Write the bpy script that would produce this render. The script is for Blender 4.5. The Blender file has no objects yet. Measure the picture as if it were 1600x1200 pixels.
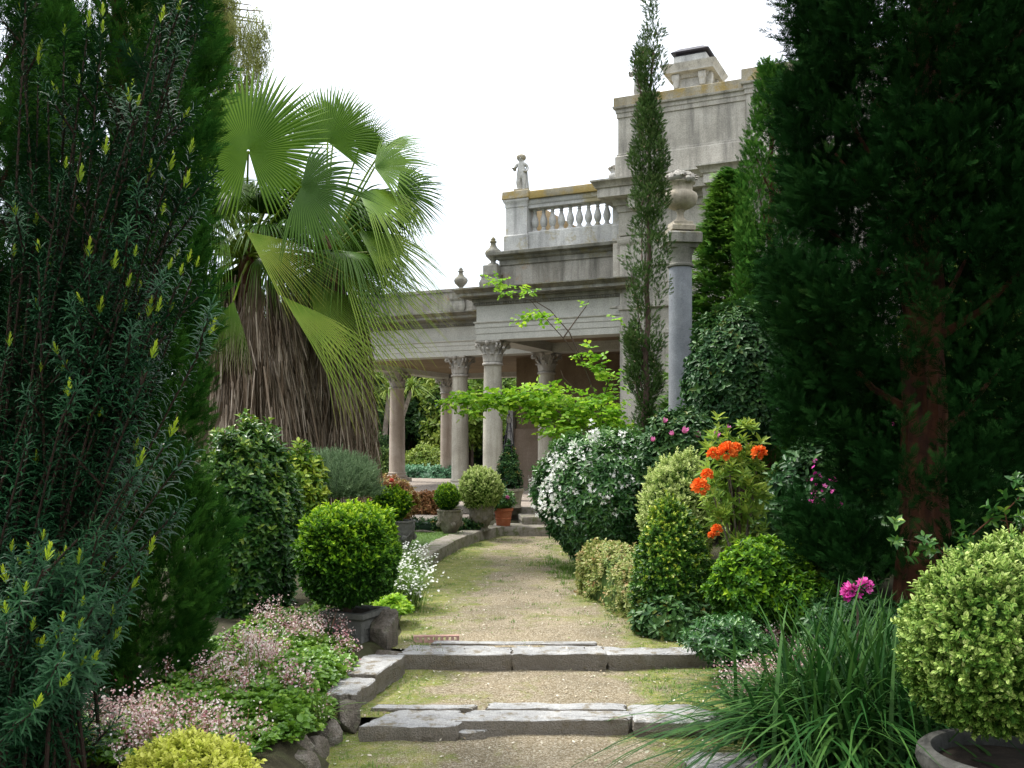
import bpy, math, random
import numpy as np
from mathutils import Vector
R = math.radians
S = bpy.context.scene
C = S.collection
# ------------------------------------------------------------ camera, sky, sun, exposure
FPX, HZ, CAMZ = 1500.0, 690.0, 1.6
cam = bpy.data.objects.new("camera", bpy.data.cameras.new("camera"))
C.objects.link(cam); S.camera = cam
cam.location = (0, 0, CAMZ); cam.rotation_euler = (R(90), 0, 0)
cam.data.sensor_width = 36; cam.data.lens = 36 * FPX / 1600; cam.data.shift_y = (HZ - 600) / 1600
cam.data.clip_start = .05; cam.data.clip_end = 2000
SUN_EL, SUN_AZ = R(58), R(-62)         # azimuth from +Y towards +X; the sun stands to the left, a little beyond the camera's side
w = bpy.data.worlds.new("World"); S.world = w; w.use_nodes = True
nt = w.node_tree; nt.nodes.clear()
sky = nt.nodes.new("ShaderNodeTexSky"); sky.sky_type = 'NISHITA'; sky.sun_disc = False
sky.sun_elevation = SUN_EL; sky.sun_rotation = SUN_AZ
b1 = nt.nodes.new("ShaderNodeBackground"); b1.inputs[1].default_value = .06
nt.links.new(sky.outputs[0], b1.inputs[0])
b2 = nt.nodes.new("ShaderNodeBackground"); b2.inputs[0].default_value = (1, .995, .985, 1)   # overcast: zenith brighter than horizon
tc_ = nt.nodes.new("ShaderNodeTexCoord"); sx_ = nt.nodes.new("ShaderNodeSeparateXYZ"); nt.links.new(tc_.outputs['Generated'], sx_.inputs[0])
mr_ = nt.nodes.new("ShaderNodeMapRange"); nt.links.new(sx_.outputs[2], mr_.inputs[0])
for i_, v_ in ((1, 0.), (2, 1.), (3, .30), (4, 1.65)): mr_.inputs[i_].default_value = v_
nt.links.new(mr_.outputs[0], b2.inputs[1])
ad = nt.nodes.new("ShaderNodeAddShader"); wo = nt.nodes.new("ShaderNodeOutputWorld")
nt.links.new(b1.outputs[0], ad.inputs[0]); nt.links.new(b2.outputs[0], ad.inputs[1]); nt.links.new(ad.outputs[0], wo.inputs[0])
sl = bpy.data.lights.new("sun", 'SUN'); sl.energy = 2.8; sl.angle = R(9); sl.color = (1, .96, .9)
so = bpy.data.objects.new("sun", sl); C.objects.link(so)
sd = Vector((math.sin(SUN_AZ) * math.cos(SUN_EL), math.cos(SUN_AZ) * math.cos(SUN_EL), math.sin(SUN_EL)))
so.rotation_euler = sd.to_track_quat('Z', 'Y').to_euler()
S.view_settings.view_transform = 'Standard'; S.view_settings.look = 'None'
S.view_settings.exposure = .95; S.view_settings.gamma = 1
S.render.engine = 'CYCLES'
S.cycles.max_bounces = 8; S.cycles.transparent_max_bounces = 4

# ------------------------------------------------------------ helpers
def at(px, py, Y):
    return ((px - 800) * Y / FPX, Y, CAMZ - (py - HZ) * Y / FPX)
def link(o, parent=None):
    C.objects.link(o)
    if parent: o.parent = parent
    return o
def tag(o, label=None, cat=None, group=None, kind=None):
    if label: o['label'] = label
    if cat: o['category'] = cat
    if group: o['group'] = group
    if kind: o['kind'] = kind
    return o
def thing(name, label, cat, loc=(0, 0, 0), rz=0, group=None):
    o = bpy.data.objects.new(name, None); link(o); o.location = loc; o.rotation_euler = (0, 0, rz)
    o.empty_display_size = .2
    return tag(o, label, cat, group)
def copy_tree(o, parent=None):
    c = o.copy(); C.objects.link(c); c.parent = parent
    for ch in [x for x in o.children]: copy_tree(ch, c)
    return c
class MB:
    def __init__(s): s.v = []; s.f = []
    def add(s, vs, fs):
        n = len(s.v); s.v += [tuple(map(float, p)) for p in vs]; s.f += [tuple(n + i for i in f) for f in fs]; return s
    def box(s, x0, x1, y0, y1, z0, z1):
        return s.add([(x0,y0,z0),(x1,y0,z0),(x1,y1,z0),(x0,y1,z0),(x0,y0,z1),(x1,y0,z1),(x1,y1,z1),(x0,y1,z1)],
                     [(0,3,2,1),(4,5,6,7),(0,1,5,4),(1,2,6,5),(2,3,7,6),(3,0,4,7)])
    def rings(s, x0, x1, y0, y1, prof):          # mitred mouldings round a rectangle: prof = (offset, z)
        vs = []; fs = []
        for o, z in prof: vs += [(x0-o,y0-o,z),(x1+o,y0-o,z),(x1+o,y1+o,z),(x0-o,y1+o,z)]
        for i in range(len(prof)-1):
            for k in range(4):
                a = i*4+k; b = i*4+(k+1) % 4; fs.append((a, b, b+4, a+4))
        fs.append((3,2,1,0)); m = (len(prof)-1)*4; fs.append((m,m+1,m+2,m+3))
        return s.add(vs, fs)
    def lathe(s, cx, cy, prof, n=24, mod=None):   # prof = (r, z)
        vs = []; fs = []
        for i, (r, z) in enumerate(prof):
            for k in range(n):
                a = 2*math.pi*k/n; rr = r*(1+(mod(i, a) if mod else 0))
                vs.append((cx+rr*math.cos(a), cy+rr*math.sin(a), z))
        for i in range(len(prof)-1):
            for k in range(n):
                a = i*n+k; b = i*n+(k+1) % n; fs.append((a, b, b+n, a+n))
        fs.append(tuple(range(n-1, -1, -1))); m = (len(prof)-1)*n; fs.append(tuple(range(m, m+n)))
        return s.add(vs, fs)
    def tube(s, pts, rad, n=6):
        pts = [Vector(p) for p in pts]; vs = []; fs = []
        if not hasattr(rad, '__len__'): rad = [rad]*len(pts)
        for i, p in enumerate(pts):
            d = (pts[min(i+1, len(pts)-1)]-pts[max(i-1, 0)]).normalized()
            u = d.orthogonal().normalized() if i == 0 else (u-d*u.dot(d)).normalized()
            v = d.cross(u)
            for k in range(n):
                a = 2*math.pi*k/n; vs.append(tuple(p+(u*math.cos(a)+v*math.sin(a))*rad[i]))
        for i in range(len(pts)-1):
            for k in range(n):
                a = i*n+k; b = i*n+(k+1) % n; fs.append((a, b, b+n, a+n))
        fs.append(tuple(range(n-1, -1, -1))); m = (len(pts)-1)*n; fs.append(tuple(range(m, m+n)))
        return s.add(vs, fs)
    def slab(s, poly, z0, z1, inset=.01, seed=0, rough=.006, sub=4):
        rg = random.Random(seed); P = []
        for i in range(len(poly)):
            a = poly[i]; b = poly[(i+1) % len(poly)]
            for k in range(sub):
                t = k/sub; P.append((a[0]+(b[0]-a[0])*t+rg.uniform(-rough, rough)*2, a[1]+(b[1]-a[1])*t+rg.uniform(-rough, rough)*2))
        cx = sum(p[0] for p in P)/len(P); cy = sum(p[1] for p in P)/len(P); n = len(P); vs = []; fs = []
        lay = [(0, z0), (-inset*.8, z0+(z1-z0)*.3), (inset*.5, z0+(z1-z0)*.62), (0, z1-inset*.6), (-inset, z1)]
        for o, z in lay:
            for p in P:
                d = Vector((p[0]-cx, p[1]-cy)); l = d.length or 1; q = d*((l+o+rg.uniform(-rough, rough))/l)
                vs.append((cx+q.x, cy+q.y, z+rg.uniform(-rough, rough)*(.5 if z != z1 else .35)))
        for i in range(len(lay)-1):
            for k in range(n):
                a = i*n+k; b = i*n+(k+1) % n; fs.append((a, b, b+n, a+n))
        fs.append(tuple(range(n-1, -1, -1)))
        m = (len(lay)-1)*n; vs.append((cx, cy, z1+.002)); c = len(vs)-1
        for k in range(n): fs.append((m+k, m+(k+1) % n, c))
        return s.add(vs, fs)
    def build(s, name, mat, parent=None, smooth=True, bevel=0, ang=40):
        me = bpy.data.meshes.new(name); me.from_pydata(s.v, [], s.f); me.update()
        if mat: me.materials.append(mat)
        o = bpy.data.objects.new(name, me); link(o, parent)
        if smooth:
            me.polygons.foreach_set('use_smooth', [True]*len(me.polygons))
            if hasattr(me, 'set_sharp_from_angle'): me.set_sharp_from_angle(angle=R(ang))
        if bevel:
            b = o.modifiers.new('bevel', 'BEVEL'); b.width = bevel; b.segments = 2; b.limit_method = 'ANGLE'; b.angle_limit = R(40)
        return o
def quad_mesh(name, V, F, mat, parent=None, tint=None, smooth=False):
    me = bpy.data.meshes.new(name); V = np.asarray(V, np.float32); F = np.asarray(F, np.int32); k = F.shape[1]
    me.vertices.add(len(V)); me.vertices.foreach_set('co', V.ravel())
    me.loops.add(F.size); me.loops.foreach_set('vertex_index', F.ravel())
    me.polygons.add(len(F)); me.polygons.foreach_set('loop_start', np.arange(0, F.size, k, dtype=np.int32))
    if smooth: me.polygons.foreach_set('use_smooth', np.ones(len(F), bool))
    me.update(calc_edges=True)
    if tint is not None:
        at_ = me.attributes.new('tint', 'FLOAT', 'POINT'); at_.data.foreach_set('value', np.asarray(tint, np.float32))
    me.materials.append(mat)
    o = bpy.data.objects.new(name, me); return link(o, parent)
RG = np.random.default_rng(7)
def nrm(A): return A/np.maximum(np.linalg.norm(A, axis=-1, keepdims=True), 1e-9)
def fn(P, f, seed=0, octs=3):                       # cheap smooth noise about -1..1
    g = np.random.default_rng(seed); o = np.zeros(len(P)); P = np.asarray(P, float); am = 1; tot = 0
    for k in range(octs):
        for j in range(4):
            d = g.normal(size=P.shape[1])*f; o += am*np.sin(P @ d + g.uniform(0, 6.28))/2
        tot += am; am *= .6; f *= 2.1
    return o/tot
def frames(D, twist=None):
    D = nrm(D); r = RG.normal(size=D.shape); x = nrm(np.cross(r, D)); y = np.cross(D, x)
    return np.stack([x, y, D], axis=2)
def frames_up(D):                                   # x horizontal, so flat sprays lie level
    D = nrm(D); z = np.tile([0., 0., 1.], (len(D), 1))+RG.normal(size=D.shape)*.25
    x = nrm(np.cross(z, D)); y = np.cross(D, x); return np.stack([x, y, D], axis=2)
def scatter(T, P, D, Sc, tint, M=None):
    V, F, t = T; n = len(P)
    if M is None: M = frames(D)
    out = np.einsum('nij,vj->nvi', M, V)*np.reshape(Sc, (-1, 1, 1))+P[:, None, :]
    FF = F[None]+(np.arange(n)*len(V))[:, None, None]
    tt = np.asarray(tint)[:, None]+t[None]
    return out.reshape(-1, 3), FF.reshape(-1, F.shape[1]), np.clip(tt.ravel(), 0, 1)
def join(L):
    V = []; F = []; T = []; n = 0
    for v, f, t in L: V.append(v); F.append(np.asarray(f)+n); T.append(t); n += len(v)
    return np.concatenate(V), np.concatenate(F), np.concatenate(T)
# leaf templates: quads, z along the sprig
def leaf(d, nn, L, W, fold=.25, curl=-.1, base=(0, 0, 0), edge=0., off=0.):
    d = np.array(d, float); d /= np.linalg.norm(d); nn = np.array(nn, float); nn = nn-d*nn.dot(d); nn /= np.linalg.norm(nn)
    s = np.cross(d, nn); b = np.array(base, float)
    V = [b, b+d*L*.3+s*W*.46+nn*fold*W, b+d*L*.68+s*W*.40+nn*(fold*W+curl*L*.5), b+d*L+nn*curl*L,
         b+d*L*.68-s*W*.40+nn*(fold*W+curl*L*.5), b+d*L*.3-s*W*.46+nn*fold*W]
    return np.array(V), np.array([[0, 1, 2, 3], [0, 3, 4, 5]]), np.array([0, edge, edge, edge*.3, edge, edge])+off
def sprig(n, L, W, stem=1., a0=35, a1=70, fold=.25, curl=-.12, edge=0., young=0., seed=0, opp=False, flat=False):
    g = np.random.default_rng(seed); out = []
    for i in range(n):
        t = (i+.6)/n
        if flat: az = (0 if i % 2 else math.pi)+g.normal()*.25
        else: az = (i//2)*math.pi/2+(i % 2)*math.pi+g.normal()*.3 if opp else i*2.4+g.normal()*.2
        el = R(a1+(a0-a1)*t)+g.normal()*.12
        d = [math.sin(el)*math.cos(az), math.sin(el)*math.sin(az), math.cos(el)]
        if flat: nn = [0, 1, .2]
        else: nn = [-math.cos(az)*math.cos(el), -math.sin(az)*math.cos(el), math.sin(el)+.01]
        out.append(leaf(d, nn, L*(1-.35*t)*g.uniform(.85, 1.15), W*(1-.25*t), fold, curl, (0, 0, stem*t), edge, young*t*t+g.normal()*.05))
    return join(out)
def quadneedle(p, d, L, W, nn, curl=0):
    d = np.array(d, float); d /= np.linalg.norm(d); s = np.cross(d, nn); s /= max(np.linalg.norm(s), 1e-6); p = np.array(p, float)
    m = p+d*L*.5
    e = p+d*L+np.array([0, 0, curl*L])
    return (np.array([p-s*W*.4, p+s*W*.4, m+s*W*.5+np.array([0, 0, -curl*L*.15]), m-s*W*.5+np.array([0, 0, -curl*L*.15]), e+s*W*.12, e-s*W*.12]),
            np.array([[0, 1, 2, 3], [3, 2, 4, 5]]), np.array([0, 0, .08, .08, .15, .15]))
def dn(p, d, L, W, nn):
    d = np.array(d, float); d /= np.linalg.norm(d); s = np.cross(d, nn); s /= max(np.linalg.norm(s), 1e-6); p = np.array(p, float)
    return np.array([p, p+d*L*.5+s*W*.5, p+d*L, p+d*L*.5-s*W*.5]), np.array([[0, 1, 2, 3]]), np.array([0, .08, .16, .08])
def plume(seed=0, n=18, spread=40, W=.04):
    g = np.random.default_rng(seed); out = []
    for i in range(n):
        t = i/n; sd = 1 if i % 2 else -1
        a = R(spread)*(1-.4*t)+g.normal()*.1; o = g.normal()*.35
        d = [sd*math.sin(a), o*math.sin(a), math.cos(a)]
        v, f, tt = dn((0, 0, t*.75), d, (.42-.2*t)*g.uniform(.8, 1.2), W, (0, 1, .1))
        out.append((v, f[:], tt+.25*t))
    out.append(dn((0, 0, 0), (0, 0, 1), 1., W, (0, 1, 0)))
    return join(out)
def tuft(seed=0, n=16, pl=None, spread=.55, up=.8):  # flame-shaped group of plumes
    g = np.random.default_rng(seed+99); P = []; D = []
    for i in range(n):
        t = (i+.5)/n; a = i*2.4+g.normal()*.3; r = .32*math.sin(math.pi*min(1, t*1.15))**.8
        P.append((r*math.cos(a), r*math.sin(a), t*.8)); D.append((spread*math.cos(a), spread*math.sin(a), up+g.normal()*.15))
    st = RG.bit_generator.state
    r_ = scatter(pl or plume(seed), np.array(P), np.array(D), np.full(n, .5), np.linspace(0, .15, n)); return r_
def ball_dirs(n, zmin=-1.):
    z = RG.uniform(zmin, 1, n); a = RG.uniform(0, 2*math.pi, n); r = np.sqrt(1-z*z)
    return np.stack([r*np.cos(a), r*np.sin(a), z], 1)
def core_blob(c, rad, k, lump=.1, seed=0, f=3., zmin=-1):
    nu, nv = 28, 16; V = []
    for j in range(nv+1):
        e = -math.pi/2+math.pi*j/nv
        for i in range(nu):
            a = 2*math.pi*i/nu; V.append((math.cos(e)*math.cos(a), math.cos(e)*math.sin(a), max(math.sin(e), zmin)))
    V = np.array(V); V = np.array(c)+V*np.array(rad)*k*(1+lump*fn(V, f, seed))[:, None]
    F = [[j*nu+i, j*nu+(i+1) % nu, (j+1)*nu+(i+1) % nu, (j+1)*nu+i] for j in range(nv) for i in range(nu)]
    return V, np.array(F), np.full(len(V), .0)  # darkest tint: the shade inside the crown put into the core's colour
def shrub(name, label, cat, c, rad, n, T, size, mat, lump=.1, freq=3., fill=.3, up=.3, zmin=-1., core=.78, group=None,
          stemmat=None, seed=1, var=.12, base=.35, topy=.0, jit=.5, partname='foliage', ground=None, shape=None):
    rt = thing(name, label, cat, (c[0], c[1], (ground if ground is not None else c[2]-rad[2])), group=group)
    off = np.array([c[0], c[1], rt.location.z]); cc = np.array(c)-off; rad = np.array(rad, float)
    D = ball_dirs(n, zmin); q = RG.random(n)
    rr = (1-fill*q*q)*(1+lump*fn(D, freq, seed))
    B = D*rad*rr[:, None]
    if shape: B = shape(B, D)
    P = cc+B
    DD = nrm(nrm(D/rad)+np.array([0, 0, up])+RG.normal(size=(n, 3))*jit*.6)
    tint = base+RG.normal(size=n)*var+topy*D[:, 2]+.1*fn(D, freq*2, seed+5)  # topy: shade below put into leaf colour, along with yellower new growth on top
    parts = [scatter(T, P-DD*size*.4, DD, size*RG.uniform(.75, 1.2, n), tint)]
    ns = max(8, n//22); sd_ = ball_dirs(ns, max(zmin, -.3)); b_ = sd_*rad*(1.03+.07*RG.random(ns)+lump*fn(sd_, freq, seed))[:, None]   # stray shoots
    if shape: b_ = shape(b_, sd_)
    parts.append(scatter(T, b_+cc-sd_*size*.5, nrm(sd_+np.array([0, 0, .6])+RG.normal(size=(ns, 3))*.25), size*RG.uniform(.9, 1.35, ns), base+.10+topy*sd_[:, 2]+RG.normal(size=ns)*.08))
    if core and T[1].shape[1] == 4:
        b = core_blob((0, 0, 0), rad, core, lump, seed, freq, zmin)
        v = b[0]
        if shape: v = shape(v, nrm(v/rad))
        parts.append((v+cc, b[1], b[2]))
    V, F, t = join(parts)
    quad_mesh(partname, V, F, mat, rt, t)
    m = MB(); g = random.Random(seed)
    for k in range(5):
        d = Vector((g.uniform(-1, 1), g.uniform(-1, 1), 0))
        e = Vector(cc)+Vector((d.x*rad[0]*.45, d.y*rad[1]*.45, rad[2]*.3))
        m.tube([(d.x*.02, d.y*.02, -.03), Vector((d.x*rad[0]*.15, d.y*rad[1]*.15, e.z*.5)), e], [.02*max(rad[0], .3)/.4, .014, .006], 6)
    m.build('stem', stemmat or MAT['bark'], rt)
    return rt
# ------------------------------------------------------------ materials
def newmat(name):
    m = bpy.data.materials.new(name); m.use_nodes = True; n = m.node_tree.nodes; n.clear(); return m, n, m.node_tree.links
def ramp(n, stops):
    r = n.new('ShaderNodeValToRGB'); e = r.color_ramp.elements
    while len(e) > 1: e.remove(e[-1])
    e[0].position = stops[0][0]; e[0].color = (*stops[0][1], 1)
    for p, c in stops[1:]:
        x = e.new(p); x.color = (*c, 1)
    return r
def noise(n, l, scale, detail=4, vec=None, rough=.6, dist=0):
    t = n.new('ShaderNodeTexNoise'); t.inputs['Scale'].default_value = scale; t.inputs['Detail'].default_value = detail
    t.inputs['Roughness'].default_value = rough; t.inputs['Distortion'].default_value = dist
    if vec: l.new(vec, t.inputs['Vector'])
    return t
def math_(n, l, op, a, b, c=None):
    m = n.new('ShaderNodeMath'); m.operation = op
    for i, x in enumerate([a, b, c]):
        if x is None: continue
        if isinstance(x, (int, float)): m.inputs[i].default_value = x
        else: l.new(x, m.inputs[i])
    return m.outputs[0]
def leafmat(name, stops, trans=.25, rough=.5, spec=.3, nz=.25, nscale=3.):
    m, n, l = newmat(name)
    a = n.new('ShaderNodeAttribute'); a.attribute_name = 'tint'
    g = n.new('ShaderNodeNewGeometry'); t = noise(n, l, nscale, 3, g.outputs['Position'])
    v = math_(n, l, 'MULTIPLY_ADD', math_(n, l, 'SUBTRACT', t.outputs['Fac'], .5), nz*2, a.outputs['Fac'])
    r = ramp(n, stops); l.new(v, r.inputs[0])
    p = n.new('ShaderNodeBsdfPrincipled'); p.inputs['Roughness'].default_value = rough; p.inputs['Specular IOR Level'].default_value = spec
    l.new(r.outputs[0], p.inputs['Base Color'])
    tr = n.new('ShaderNodeBsdfTranslucent'); l.new(r.outputs[0], tr.inputs[0])
    mx = n.new('ShaderNodeMixShader'); mx.inputs[0].default_value = trans
    l.new(p.outputs[0], mx.inputs[1]); l.new(tr.outputs[0], mx.inputs[2])
    o = n.new('ShaderNodeOutputMaterial'); l.new(mx.outputs[0], o.inputs[0]); return m
def stonemat(name, c0, c1, c2, lichen=0., lcol=(.30, .21, .04), streak=.6, scale=1., rough=.85, bump=.3, grime=(.10, .10, .09), fine=60, side=None):
    m, n, l = newmat(name)
    g = n.new('ShaderNodeNewGeometry')
    t1 = noise(n, l, 1.6*scale, 6, g.outputs['Position'], .65, .4)
    r = ramp(n, [(.3, c0), (.5, c1), (.7, c2)]); l.new(t1.outputs['Fac'], r.inputs[0])
    mp = n.new('ShaderNodeMapping'); mp.inputs['Scale'].default_value = (5*scale, 5*scale, .45*scale); l.new(g.outputs['Position'], mp.inputs[0])
    t2 = noise(n, l, 1.5, 5, mp.outputs[0], .6)
    sr = ramp(n, [(.47, (0, 0, 0)), (.72, (1, 1, 1))]); l.new(t2.outputs['Fac'], sr.inputs[0])
    mx = n.new('ShaderNodeMix'); mx.data_type = 'RGBA'; l.new(math_(n, l, 'MULTIPLY', sr.outputs[0], streak), mx.inputs[0])
    l.new(r.outputs[0], mx.inputs[6]); mx.inputs[7].default_value = (*grime, 1)
    col = mx.outputs[2]
    if lichen:
        t3 = noise(n, l, 2.6*scale, 6, g.outputs['Position'], .7)
        lr = ramp(n, [(.62-lichen*.4, (0, 0, 0)), (.72-lichen*.35, (1, 1, 1))]); l.new(t3.outputs['Fac'], lr.inputs[0])
        m2 = n.new('ShaderNodeMix'); m2.data_type = 'RGBA'; l.new(math_(n, l, 'MULTIPLY', lr.outputs[0], .85), m2.inputs[0]); l.new(col, m2.inputs[6]); m2.inputs[7].default_value = (*lcol, 1); col = m2.outputs[2]
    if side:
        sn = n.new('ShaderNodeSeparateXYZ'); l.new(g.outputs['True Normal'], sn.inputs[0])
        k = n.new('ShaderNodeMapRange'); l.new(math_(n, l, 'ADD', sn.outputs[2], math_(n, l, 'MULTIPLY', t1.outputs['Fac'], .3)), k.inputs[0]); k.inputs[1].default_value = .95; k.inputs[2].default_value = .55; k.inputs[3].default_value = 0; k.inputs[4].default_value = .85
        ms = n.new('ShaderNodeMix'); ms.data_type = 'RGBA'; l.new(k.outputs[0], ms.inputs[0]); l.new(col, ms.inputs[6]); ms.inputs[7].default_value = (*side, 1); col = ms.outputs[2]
    t4 = noise(n, l, fine*scale, 3, g.outputs['Position'])
    sp = ramp(n, [(.3, (.72, .72, .72)), (.65, (1.08, 1.08, 1.08))]); l.new(t4.outputs['Fac'], sp.inputs[0])
    m3 = n.new('ShaderNodeMix'); m3.data_type = 'RGBA'; m3.blend_type = 'MULTIPLY'; m3.inputs[0].default_value = 1; l.new(col, m3.inputs[6]); l.new(sp.outputs[0], m3.inputs[7])
    p = n.new('ShaderNodeBsdfPrincipled'); p.inputs['Roughness'].default_value = rough; p.inputs['Specular IOR Level'].default_value = .25
    l.new(m3.outputs[2], p.inputs['Base Color'])
    bp = n.new('ShaderNodeBump'); bp.inputs['Strength'].default_value = bump; bp.inputs['Distance'].default_value = .02
    l.new(math_(n, l, 'ADD', t4.outputs['Fac'], math_(n, l, 'MULTIPLY', t1.outputs['Fac'], 2)), bp.inputs['Height']); l.new(bp.outputs[0], p.inputs['Normal'])
    o = n.new('ShaderNodeOutputMaterial'); l.new(p.outputs[0], o.inputs[0]); return m
MAT = {}
MAT['bark'] = stonemat('bark', (.05, .035, .025), (.09, .06, .045), (.13, .09, .07), streak=.5, scale=4, grime=(.03, .02, .02))
MAT['redbark'] = stonemat('red_bark', (.045, .014, .006), (.095, .033, .013), (.15, .062, .028), streak=.8, scale=3, grime=(.015, .008, .006), bump=1.)
MAT['palmbark'] = stonemat('palm_bark', (.08, .03, .02), (.15, .06, .035), (.22, .12, .07), streak=.5, scale=5, grime=(.04, .02, .012), bump=.8)
MAT['stone'] = stonemat('weathered_stone', (.25, .235, .20), (.375, .355, .305), (.485, .46, .405), streak=.75, grime=(.13, .125, .11))
MAT['frieze'] = stonemat('smooth_grey_render', (.34, .335, .30), (.41, .405, .36), (.47, .46, .415), streak=.25, grime=(.25, .25, .235), bump=.1)
MAT['dirty'] = stonemat('sooty_stone', (.12, .115, .095), (.20, .195, .165), (.32, .31, .27), lichen=.25, lcol=(.16, .14, .07), streak=.8, grime=(.07, .07, .06))
MAT['panel'] = stonemat('rain_streaked_stone', (.20, .19, .16), (.27, .255, .22), (.34, .33, .29), streak=.95, grime=(.10, .095, .08), lichen=.1, lcol=(.30, .20, .12))
MAT['cope'] = stonemat('lichened_cope', (.20, .18, .12), (.30, .27, .20), (.40, .37, .30), lichen=.42, lcol=(.30, .215, .06), streak=.5, grime=(.15, .13, .09))
MAT['white'] = stonemat('pale_stone', (.34, .34, .325), (.45, .45, .43), (.55, .55, .525), lichen=.12, lcol=(.30, .26, .14), streak=.6, grime=(.17, .17, .165))
MAT['column'] = stonemat('column_stone', (.31, .295, .245), (.41, .39, .325), (.49, .47, .40), streak=.55, grime=(.20, .18, .14), bump=.1, scale=1.3)
MAT['pinkcol'] = stonemat('pink_column_stone', (.30, .25, .20), (.38, .325, .265), (.45, .395, .33), streak=.55, grime=(.19, .15, .115), bump=.1, scale=1.3)
MAT['bluecol'] = stonemat('blue_grey_stone', (.17, .18, .20), (.22, .235, .255), (.28, .295, .31), streak=.4, grime=(.15, .15, .16), bump=.2, scale=1.5)
MAT['capital'] = stonemat('carved_stone', (.24, .22, .19), (.36, .34, .30), (.46, .44, .40), streak=.5, grime=(.13, .11, .09), scale=3)
MAT['plaster'] = stonemat('brown_plaster', (.155, .115, .07), (.20, .15, .097), (.25, .195, .13), streak=.35, grime=(.09, .052, .032), bump=.1)
MAT['pinkwall'] = stonemat('pink_plaster', (.19, .145, .105), (.25, .195, .145), (.31, .25, .195), streak=.3, grime=(.18, .11, .09), bump=.1)
MAT['floor'] = stonemat('pink_paving', (.23, .185, .15), (.29, .245, .20), (.35, .305, .26), streak=.2, scale=2, bump=.2)
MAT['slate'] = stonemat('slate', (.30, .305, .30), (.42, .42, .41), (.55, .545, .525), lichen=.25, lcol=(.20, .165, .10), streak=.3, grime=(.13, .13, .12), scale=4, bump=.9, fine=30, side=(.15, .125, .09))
MAT['rock'] = stonemat('rock', (.10, .085, .065), (.17, .145, .115), (.27, .245, .21), lichen=.2, lcol=(.14, .14, .09), streak=.5, grime=(.05, .045, .035), scale=5, bump=1., fine=20)
MAT['kerb'] = stonemat('kerb_stone', (.20, .18, .14), (.28, .25, .21), (.36, .33, .29), lichen=.3, lcol=(.12, .14, .05), streak=.4, grime=(.10, .085, .06), scale=4, bump=.6, fine=30)
MAT['urn'] = stonemat('urn_stone', (.26, .23, .17), (.36, .32, .245), (.44, .40, .32), lichen=.12, lcol=(.17, .16, .09), streak=.45, grime=(.13, .11, .08), scale=3)
MAT['pot'] = stonemat('weathered_pot', (.13, .115, .085), (.20, .18, .14), (.30, .28, .235), lichen=.25, lcol=(.13, .12, .06), streak=.6, grime=(.06, .05, .035), scale=5)
MAT['concrete'] = stonemat('grey_concrete_planter', (.10, .10, .09), (.15, .15, .135), (.21, .21, .19), streak=.5, grime=(.05, .05, .04), scale=5, bump=.4)
MAT['darkconcrete'] = stonemat('old_dark_concrete', (.06, .06, .052), (.09, .09, .08), (.14, .14, .125), streak=.5, grime=(.035, .035, .028), scale=6, bump=.7)
MAT['terracotta'] = stonemat('terracotta', (.33, .09, .04), (.42, .13, .06), (.48, .19, .10), streak=.3, grime=(.22, .07, .04), scale=6, bump=.2)
MAT['brick'] = stonemat('pink_brick', (.40, .22, .18), (.50, .30, .25), (.55, .38, .32), streak=.2, scale=8, bump=.4)
MAT['black'] = stonemat('dark_metal', (.015, .013, .02), (.03, .026, .035), (.05, .045, .055), streak=.2, rough=.5, bump=.05)
MAT['soil'] = stonemat('soil', (.03, .022, .014), (.055, .04, .026), (.09, .07, .045), streak=0, scale=12, bump=1.)
# ------------------------------------------------------------ ground, paths, lawn
def sstep(a, b, x): t = np.clip((x-a)/(b-a), 0, 1); return t*t*(3-2*t)
KERB = [(-.10, 14.25), (-.30, 14.0), (-.62, 12.75), (-.78, 11.8), (-.90, 10.7), (-.92, 9.6)]
def left_edge(y):
    return np.interp(y, [0, 4.6, 5.2, 6.35, 6.6, 9.6, 10.7, 11.8, 12.75, 14.0, 14.3], [-.78, -.85, -.95, -.78, -.72, -.92, -.93, -.80, -.64, -.33, -.1])
def right_edge(y):
    return np.interp(y, [0, 5, 6.3, 7, 8, 8.8, 10, 11.7, 14.3], [1.05, 1.25, 1.45, 1.05, 1.0, .85, .75, .55, .6])
def path_z(y): return np.where(y < 5.2, .03, np.where(y < 6.4, .1, .2))
def ground_z(x, y):
    le, re = left_edge(y), right_edge(y)
    hl = .20+.13*sstep(5, 9, y); hr = .10+.12*sstep(5.2, 8, y)
    z = path_z(y)-.06
    z = z+(hl-z)*sstep(le-.02, le-.16, x)*(x < le)+0
    z = np.where(x > re, z+(hr+.05*sstep(re+.2, re+1, x)-z)*sstep(re, re+.18, x), z)
    far = sstep(14.2, 15.5, y); z = z*(1-far)+.34*far
    z = z+.9*sstep(60, 300, np.hypot(x, y))*0
    return z+.012*np.sin(x*5+y*3)*np.cos(y*4-x)*((x < le) | (x > re))
def grid_sheet(name, xs, ys, zf, mat, kind='structure'):
    X, Y = np.meshgrid(xs, ys); Z = zf(X, Y); nx = len(xs); ny = len(ys)
    V = np.stack([X.ravel(), Y.ravel(), Z.ravel()], 1)
    i = np.arange(nx-1)[None]+np.arange(ny-1)[:, None]*nx; i = i.ravel()
    o = quad_mesh(name, V, np.stack([i, i+1, i+1+nx, i+nx], 1), mat, smooth=True); return tag(o, kind=kind)
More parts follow.
